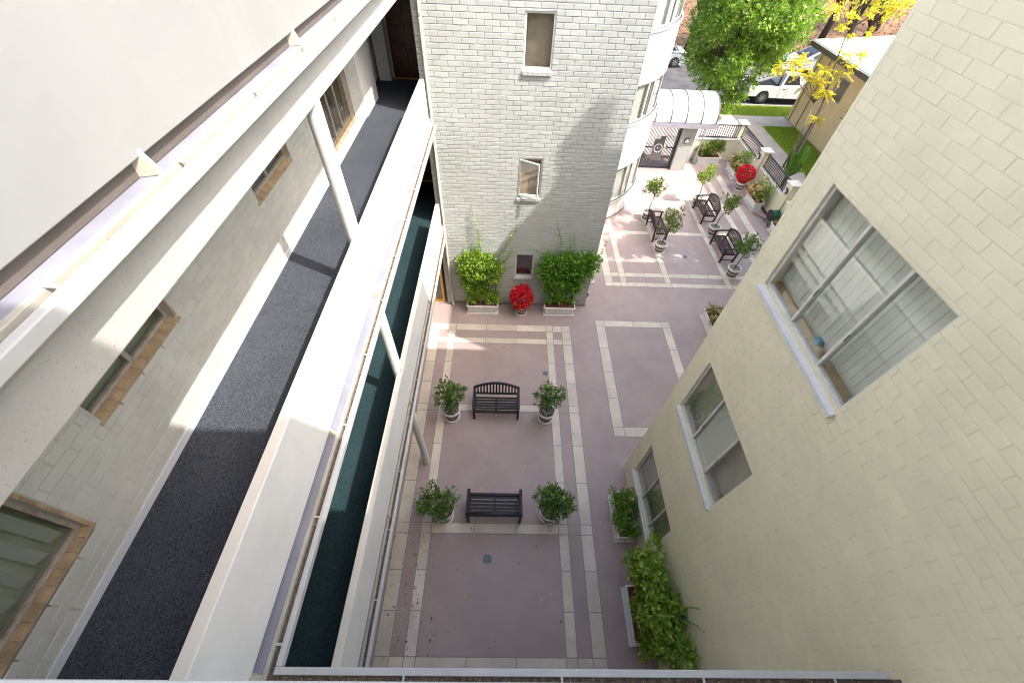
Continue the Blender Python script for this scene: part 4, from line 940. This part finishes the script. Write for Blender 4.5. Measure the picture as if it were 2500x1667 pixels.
# ================================================================== TAN HOUSE beyond the wall
th = thing('tan_house', 'tan stucco single-storey house with white flat roof and dark eaves', 'house', (19, 21, 0))
tw_ = wall_rects(MB(), 17.6, 25.38, 0, 3.55, [(21.97, 22.95, 2.02, 3.0)], 16.4, 16.6, 'y'); tw_.box(16.6, 26, 25.18, 25.38, 0, 3.55).box(16.6, 26, 17.6, 17.8, 0, 3.55)
two = tw_.build('wall', M_TANW, th)
for y in (25.1, 24.2): MB().tube([(16.37, y, .05), (16.37, y, 3.55)], .02, 8).build('downpipe', M_BROWN, th)
rf = MB().hexa([(15.9,17.4,3.60),(27,17.4,4.4),(27,25.7,4.4),(15.9,25.7,3.60),(15.9,17.4,3.78),(27,17.4,4.58),(27,25.7,4.58),(15.9,25.7,3.78)]).build('roof', M_ROOFW, th)
for k in range(7):
    y = 18.2+1.15*k; MB().bar((15.92,y,3.787),(26.9,y,4.578), .04, .012).build('roof_seam', M_KERB, rf)
for x in (17.6, 19.3, 21): MB().bar((x,17.45,3.784+(x-15.9)*.0721),(x,25.65,3.784+(x-15.9)*.0721), .03, .012).build('roof_seam', M_KERB, rf)
MB().box(15.80, 15.895, 17.4, 25.7, 3.52, 3.74).build('eave_gutter', M_TRIM, th); MB().box(15.79, 15.81, 17.4, 25.7, 3.742, 3.76).build('eave_trim', M_WHITE, th)
wn = MB().box(16.40, 16.47, 21.97, 22.02, 2.02, 3.0).box(16.40, 16.47, 22.90, 22.95, 2.02, 3.0).box(16.40, 16.47, 22.02, 22.90, 2.02, 2.07).box(16.40, 16.47, 22.02, 22.90, 2.95, 3.0).build('window', M_FRAMED, th)
MB().box(16.46, 16.465, 22.02, 22.90, 2.07, 2.95).build('pane', M_GLASSD, wn); MB().box(16.54, 16.58, 22.02, 22.90, 2.07, 2.95).build('blind', mat('amber_blind', (.36,.21,.06), .7, .2, 14), wn)

# ================================================================== VEHICLES
def wheel(parent, x, y, s, r=.33, wd=.2):
    o = MB().tube([(x, y, r), (x, y+s*wd, r)], r, 22).build('tyre', mat('tyre_rubber', (.025,.025,.027), .8, .2, 9), parent)
    rimm = mat('alloy_rim', (.5,.5,.52), .3, .1, 5, metal=.8)
    MB().tube([(x, y-s*.004, r), (x, y-s*.012, r)], r*.62, 18).build('rim', M_IRON, o)
    for k in range(8):
        a = 2*math.pi*k/8; MB().bar((x, y-s*.016, r), (x+r*.64*math.cos(a), y-s*.016, r+r*.64*math.sin(a)), .045, .012, (0,1,0)).build('spoke', rimm, o)
    MB().lathe([(0,0)],(0,0,0),3)
def car(label, loc, rz, m, group='cars parked across the street'):
    """sedan, front towards +x, centred, local coordinates"""
    t = thing('parked_car', label, 'car', loc, rz, group, local=True)
    body = [(-2.18,.32),(-2.22,.62),(-2.12,.86),(-1.55,.94),(1.0,.93),(1.75,.82),(2.15,.66),(2.2,.36),(2.0,.24),(-2.0,.22)]
    def loft(prof, w0, w1, zc):     # tapered extrusion: bulges at mid-height
        mb = MB(); ws = [(-w0*.93, .0), (-w0, .05), (w0, .05), (w0*.93, 0)]
        n = len(prof); base = 0
        cx = sum(p[0] for p in prof)/n; cz = sum(p[1] for p in prof)/n
        for yy, sh in ws:
            for px, pz in prof:
                k = 1-(.03 if sh == 0 else 0); mb.v.append((cx+(px-cx)*k, yy*(1-max(0, pz-zc)*w1), cz+(pz-cz)*k))
        for a in range(3):
            for i in range(n): j = (i+1) % n; mb.f.append((a*n+i, a*n+j, (a+1)*n+j, (a+1)*n+i))
        mb.f.append(tuple(range(n))); mb.f.append(tuple(3*n+i for i in reversed(range(n)))); return mb
    loft(body, .88, .12, .6).build('body', m, t, bevel=.04, fix=True, smooth=False)
    loft([(-1.62,.93),(-1.05,1.40),(-.5,1.46),(.15,1.43),(1.05,.93)], .80, .22, .9).build('cabin', m, t, bevel=.03, fix=True)
    gm = mat('car_glass', (.03,.04,.055), .08, .1, 2, spec=.8)
    for s in (-1, 1):
        for q in (((-.95,1.0),(-1.30,1.02),(-.92,1.34),(-.6,1.37)), ((-.5,.99),(-.88,.99),(-.53,1.38),(-.15,1.39)), ((.72,.98),(-.42,.98),(-.07,1.38),(.10,1.37))):
            mb = MB(); P = [(x, s*(.803*(1-(z-.9)*.22)), z) for x, z in q]; mb.quad(*P); mb.build('side_window', gm, t)
    MB().quad((-1.66,-.66,.97),(-1.66,.66,.97),(-1.13,.60,1.36),(-1.13,-.60,1.36)).build('rear_window', gm, t)
    MB().quad((1.08,.68,.97),(1.08,-.68,.97),(.24,-.60,1.39),(.24,.60,1.39)).build('windscreen', gm, t)
    rl = mat('tail_light_red', (.5,.01,.01), .3, .1, 4)
    for s in (-1, 1):
        MB().box(-2.225, -2.05, s*.72-.13, s*.72+.13, .64, .78).build('tail_light', rl, t, bevel=.03)
        MB().box(2.02, 2.17, s*.66-.15, s*.66+.15, .56, .68).build('headlight', M_WHITE, t, bevel=.03)
        for x in (-1.35, 1.35): wheel(t, x, s*.88, -s)
        MB().box(.62, .78, s*.93-.05, s*.93+.05, .93, 1.04).build('mirror', m, t, bevel=.02)
        for x in (-.75, .35): MB().box(x, x+.14, s*.885-.01, s*.885+.01, .82, .85).build('handle', m, t)
    return t
silver = mat('silver_car_paint', (.55,.57,.59), .25, .03, 3, metal=.35); bluep = mat('dark_blue_car_paint', (.03,.05,.12), .25, .05, 3)
car('silver hatchback showing its rear wheel and red tail light beyond the tower bay', (10.45, 34.75, -.1), math.pi, silver)
car('pale silver sedan across the street above the yellow tree', (21.9, 34.3, -.1), math.pi, silver)
car('dark blue car across the street parked ahead of the pale sedan', (25.9, 34.4, -.1), math.pi, bluep)
# white pickup with ladder rack
t = thing('pickup_truck', 'white pickup truck with ladder rack parked at the near kerb', 'pickup', (17.0, 28.62, -.1), 0, local=True)
wp = mat('white_truck_paint', (.76,.77,.79), .3, .03, 3)
def slab(prof, y0, y1, name, m, bev=.03): return MB().prism(prof, y0, y1, 'y').build(name, m, t, bevel=bev, fix=True)
slab([(-2.35,.42),(-2.38,.98),(-.45,1.0),(-.45,.36),(-.9,.36),(-1.0,.62),(-1.15,.74),(-1.45,.74),(-1.62,.62),(-1.72,.42)], -.92, .92, 'bed', wp)
slab([(-.44,.36),(-.44,1.02),(1.0,1.04),(2.2,.92),(2.5,.78),(2.52,.40),(2.2,.36),(2.1,.62),(1.95,.74),(1.65,.74),(1.5,.62),(1.4,.34)], -.92, .92, 'body', wp)
slab([(-.44,1.03),(-.36,1.62),(-.2,1.70),(.55,1.70),(1.02,1.04)], -.84, .84, 'cab', wp)
gm = MATS['car_glass']
for s in (-1, 1):
    MB().quad((-.28,s*.846,1.10),(.72,s*.846,1.10),(.42,s*.846,1.58),(-.22,s*.846,1.58)).build('side_window', gm, t)
    MB().box(.85, 1.0, s*.98-.1, s*.98+.1, 1.08, 1.26).build('mirror', wp, t, bevel=.02); MB().box(-.25, -.1, s*.925-.01, s*.925+.01, .86, .90).build('handle', M_IRON, t)
    MB().box(.0, .012, s*.9215-.002, s*.9215+.002, .42, 1.0).build('door_seam', M_IRON, t)
    for x in (-1.3, 1.8): wheel(t, x, s*.90, -s, .36, .22)
    for x in (-2.25, -.6): MB().bar((x, s*.82, 1.0), (x, s*.80, 1.85), .08, .08, (1,0,0)).build('rack_post', M_IRON, t)
    MB().bar((-2.4, s*.80, 1.86), (1.0, s*.80, 1.86), .06, .06).build('rack_rail', M_IRON, t)
MB().box(-2.2, -.5, -.75, .75, 1.0, 1.012).build('bed_liner', M_IRON, t); MB().quad((-.42,-.7,1.15),(-.42,.7,1.15),(-.36,.66,1.58),(-.36,-.66,1.58)).build('rear_window', gm, t)
for x in (-2.2, -.9, .5): MB().bar((x, -.82, 1.89), (x, .82, 1.89), .08, .06).build('rack_bar', M_IRON, t)
ld = thing('ladder', 'aluminium ladder sloping from the pickup bed up over its cab', 'ladder', (16.4, 28.2, 1.0))
lm_ = mat('ladder_aluminium', (.42,.42,.43), .5, .1, 8, metal=.2)
for dy in (-.2, .2): MB().bar((14.7, 28.0+dy, 1.02), (18.2, 28.35+dy, 1.98), .075, .10).build('stile', lm_, ld)
for k in range(14):
    f_ = (k+.5)/14; MB().bar((14.7+3.5*f_, 27.8+.35*f_, 1.02+.96*f_), (14.7+3.5*f_, 28.2+.35*f_, 1.02+.96*f_), .06, .05).build('rung', lm_, ld)

# ================================================================== TREES
def tree(name, label, loc, trunk_pts, limbs, blobs, n, size, lm, tr0=.2, bm=None, group=None, width=.34, extra=None):
    t = thing(name, label, 'tree', loc, 0, group, local=True)
    k = len(trunk_pts); tr = MB().tube(trunk_pts, [tr0*(1-.6*i/(k-1)) for i in range(k)], 10).build('trunk', bm or M_BARKD, t, smooth=True)
    for L_ in limbs:
        q = len(L_); MB().tube(L_, [tr0*.45*(1-.8*i/(q-1)) for i in range(q)], 7).build('limb', bm or M_BARKD, tr, smooth=True)
    if len(blobs):
        cs = [b[:3] for b in blobs]; canopy(t, cs, [b[3] for b in blobs], n, size, lm, 'crown', upw=.25, width=width)
    return t
r = random.Random(11); bl = []
for k in range(150):
    u, v = r.uniform(-1, 1), r.uniform(0, 6.283); z = u; q = math.sqrt(1-u*u)
    rad = r.uniform(.45, 1.0)**.6
    x, y, z = 3.15*q*math.cos(v)*rad, 2.5*q*math.sin(v)*rad, 4.9+3.5*z*rad
    x *= (.62+.38*min(1, z/4.5)); x += -.1+.28*(z-3)/2; x = max(x, -1.62+r.uniform(0,.25))
    bl.append((x, y, z, r.uniform(.45, .8)))
for z, x in ((1.5,.1),(1.1,.5),(1.9,.9),(.9,.75),(2.1,-.6),(1.7,1.3),(1.35,.9),(.7,.4)): bl.append((x, -.9, z, .5))
limbs = []
for k in range(14):
    a = k*2.4; e = bl[k*9]; limbs.append([(0,0,1.6+.12*k), (e[0]*.5, e[1]*.5, (e[2]+2)*.5), e[:3]])
tree('street_tree', 'large bright green leafy street tree behind the white canopy', (11.75, 25.9, 0), [(0,0,0),(-.1,0,1.2),(-.25,.05,2.5),(-.1,.1,5),(0,.1,7)], limbs, bl, 56000, .2, LEAF_TREE, .3)
# yellowing young trees: thin stems with feathery sprays
def spray_tree(label, loc, stem, sprays, n, seed, group='young trees with yellow leaves'):
    t = thing('young_tree', label, 'tree', loc, 0, group, local=True)
    tr = MB().tube(stem, [.055-.035*i/(len(stem)-1) for i in range(len(stem))], 8).build('trunk', M_BARK, t, smooth=True)
    P = []; D = []
    for sx, sy, sz, rad in sprays:
        b = Vector(stem[-1]) if sz > stem[-1][2]*.9 else Vector(stem[1]); e = Vector((sx, sy, sz))
        MB().tube([b, (b+e)/2+Vector((0,0,.12)), e], [.018,.011,.004], 6).build('branch', M_BARK, tr, smooth=True)
        for k in range(int(11*rad/.4)):               # fronds with leaflets
            d = Vector((rng.normal(), rng.normal(), rng.normal()*.5)).normalized(); ln = rad*rng.uniform(.6, 1.15)
            o = e+Vector(rng.normal(size=3))*rad*.15; s_ = d.cross(Vector((0,0,1))).normalized()
            for q in np.linspace(.15, 1, 11):
                p = o+d*ln*q-Vector((0,0,1))*.25*rad*q*q
                for sg in (-1, 1):
                    P.append(p); D.append((s_*sg+d*.5+Vector((0,0,-.15))).normalized())
    if P: link('crown', leaves(np.array([list(p) for p in P]), np.array([list(d) for d in D]), .115*rng.uniform(.7,1.2,len(P)), .42), LEAF_YEL, t)
    return t
B = (13.65, 19.45)
spray_tree('slender young tree with yellow feathery leaves before the tan house', (13.65, 19.45, 0), [(0,0,0),(.25,.35,1.2),(.42,.95,2.6)],
    [(-1.5,.9,4.0,.5),(-1.15,1.0,4.25,.5),(-.3,1.0,3.55,.5),(.1,1.0,3.9,.45),(.25,1.1,3.4,.5),(.75,1.0,3.05,.4),(.9,1.1,3.8,.5),(.95,1.0,4.15,.4),(-.8,1.0,3.8,.45),(.5,1.0,4.5,.35),(-1.9,1.1,3.9,.4),(.45,.9,3.1,.4)], 0, 1)
spray_tree('thin leaning sapling with one low yellow frond beside the slender tree', (13.72, 19.2, 0), [(0,0,0),(.45,.5,1.0),(.9,1.2,2.2),(1.25,1.5,4.4)], [(1.0,1.25,1.95,.42),(1.3,1.3,4.5,.4),(1.1,1.3,5.3,.25)], 0, 2)
spray_tree('tall bare-stemmed sapling with sparse yellow tufts against the white roof', (14.4, 20.2, 0), [(0,0,0),(.1,.2,2.5),(-.3,.3,4.2),(-.55,.3,5.3)], [(-.9,.3,5.45,.3),(-.6,.3,5.75,.35),(.0,.3,5.9,.25),(-1.45,.3,6.0,.4),(.65,.3,6.1,.35),(1.05,.3,6.25,.4),(-.3,.4,5.2,.2)], 0, 3)
# banana plants
def banana(label, loc, lv):
    t = thing('banana_plant', label, 'banana plant', loc, 0, 'banana plants behind the garden wall', local=True)
    MB().tube([(0,0,0),(.03,0,.5),(.0,0,.95)], [.09,.075,.05], 10).build('stem', mat('banana_stem', (.14,.20,.05), .6, .3, 6), t, smooth=True)
    for az, ln, wd, lift in lv:
        mb = MB(); n = 10; dx, dy = math.cos(az), math.sin(az); pr = []
        for k in range(n+1):
            s = k/n; out = ln*(.08+.62*s*(1-lift)+.1*s); z = .85+ln*(s*lift*1.05 - .35*s*s*(1-lift)); wv = wd*math.sin(math.pi*min(1, .06+s*.94))**.6*(1 if k < n else .05)
            pr.append((out*dx, out*dy, z, wv))
        for k in range(n+1):
            x, y, z, wv = pr[k]; mb.v += [(x-dy*wv, y+dx*wv, z+wv*.35+.012*(k % 2)), (x, y, z), (x+dy*wv, y-dx*wv, z+wv*.35-.012*(k % 2))]
        for k in range(n):
            i = 3*k; mb.f += [(i,i+1,i+4,i+3),(i+1,i+2,i+5,i+4)]
        lo = mb.build('leaf', LEAF_BANANA, t, smooth=True)
        MB().tube([(p[0],p[1],p[2]-.006) for p in pr], [.016-.0012*k for k in range(n+1)], 6).build('midrib', mat('banana_rib', (.30,.42,.10), .5, .1, 5), lo)
banana('banana plant with broad upright leaves behind the near railing', (12.35, 17.0, 0), [(.3,1.35,.24,.92),(1.6,1.15,.20,.8),(3.2,1.1,.2,.55),(4.6,1.2,.22,.7),(5.6,.9,.18,.5),(2.4,1.3,.2,.9)])
banana('smaller banana plant closest to the cream house edge', (12.75, 16.0, 0), [(.2,1.2,.2,.9),(1.9,1.0,.18,.7),(3.8,1.1,.2,.8),(5.2,.9,.17,.5)])
# background beyond the street
def bgtree(label, x, y, h, rad, lm, n, name='background_tree', group='trees across the street', size=.3, seed=0, bare=False):
    r = random.Random(seed); bl = [] if bare else [(r.uniform(-rad,rad)*.8, r.uniform(-rad,rad)*.6, h*r.uniform(.55,1.05), rad*r.uniform(.25,.45)) for _ in range(26)]
    lb = [[(0,0,h*.35), (r.uniform(-1,1)*rad*.5, r.uniform(-1,1)*rad*.4, h*.65), (r.uniform(-1,1)*rad, r.uniform(-1,1)*rad*.7, h*r.uniform(.8,1.1))] for _ in range(8)]
    return tree(name, label, (x, y, 0), [(0,0,0),(.2,0,h*.3),(.1,.1,h*.7),(.1,.1,h)], lb, bl, n, size, lm, .28, group=group)
bgtree('brown-trunked tree behind the silver hatchback', 13.6, 37.2, 7.5, 3.0, LEAF_TREE, 5000, seed=1)
bgtree('brown leaved tree standing across the street behind the pale sedan', 19.5, 38.5, 7.5, 3.6, LEAF_BROWN, 6500, seed=2)
bgtree('dark leaved tree beyond the white-roofed house', 26.5, 42, 7, 4.0, LEAF_DARKVINE, 6500, seed=3)
bgtree('yellow leaved tree beyond the tan house ridge', 25.0, 36.8, 5.5, 2.6, LEAF_YEL, 1500, seed=4, size=.24)
bgtree('dry brown tree at the far end of the street view', 33.5, 46, 8, 4.5, LEAF_BROWN, 6000, seed=5, size=.34)
bgtree('leafy tree left of the street view behind the tower bay', 9.0, 38.5, 7, 3.2, LEAF_TREE, 5000, seed=6)
bgtree('yellow bush close to the white roof edge', 29.0, 40.5, 4.0, 2.2, LEAF_YEL, 1200, seed=8, size=.24)
P = np.stack([rng.uniform(2, 60, 9000), rng.uniform(35.4, 60, 9000), np.full(9000, -.13)], 1)
tag(link('leaf_litter', leaves(P, rdirs(9000, .3), .22*rng.uniform(.5,1.2,9000), .6), LEAF_BROWN), 'fallen brown leaves over the earth across the street', 'fallen leaves', kind='stuff')
# garden tree beyond the cream house whose crown dapples the far court
bl = []
r = random.Random(21)
while len(bl) < 84:
    z = r.uniform(4.8, 9.4); t_ = z/3.04; x, y = r.uniform(3.8, 9.0)+2.085*t_, r.uniform(11.2, 15.4)-t_
    if x/y < .83 or y < 9.5 or x > 15: continue
    bl.append((x-11.3, y-10.3, z, r.uniform(.28, .55)))
tree('garden_tree', 'tall garden tree behind the cream house dappling the far court', (11.3, 10.3, 0), [(0,0,0),(.1,0,2.0),(0,.1,4),(0,0,6.5)], [[(0,0,3.0),(b[0]*.5,b[1]*.5,(b[2]+3)*.5),b[:3]] for b in bl[::4]], bl, 22000, .2, LEAF_TREE, .2)

# ================================================================== LITTER ON THE COURTYARD FLOOR
def litter(name, label, areas, lm, size):
    P = []
    for x0, x1, y0, y1, n in areas: P.append(np.stack([rng.uniform(x0,x1,n), rng.uniform(y0,y1,n), np.full(n,.010)], 1))
    P = np.concatenate(P); D = rng.normal(size=P.shape); D[:,2] = np.abs(D[:,2])*.12; D /= np.linalg.norm(D, axis=1)[:,None]
    me = leaves(P, D, size*rng.uniform(.5,1.4,len(P)), .5); n = len(P)
    co = np.empty(n*12, np.float32); me.vertices.foreach_get('co', co); co = co.reshape(-1,3); co[:,2] = .009+np.abs(co[:,2]-.010)*.35; me.vertices.foreach_set('co', co.ravel())
    tag(link(name, me, lm), label, 'fallen leaves', kind='stuff')
litter('fallen_leaves', 'scattered brown fallen leaves on the mauve paving', [(-2.3,-1.2,.1,2.4,110),(-1.9,1.3,.1,8,75),(1.3,2.9,.1,8,40),(9.2,11,12.5,19,70),(3,9,10,18,60)], MATS['dead_leaf'], .05)
litter('fallen_yellow_leaves', 'few yellow-green fallen leaves on the mauve paving', [(-2,1.3,.2,8,16),(-1.9,-1.0,1,5,7)], LEAF_YEL, .06)
litter('fallen_petals', 'pale fallen petals around the troughs and pots', [(2.2,2.55,2.0,3.2,16),(-.3,.1,8.6,9.0,10),(10.2,10.55,15.3,16.6,40),(10.2,10.5,18,19,20),(.5,1.4,.9,1.6,4),(6.1,6.4,8,9,10)], LEAF_PEACH, .05)
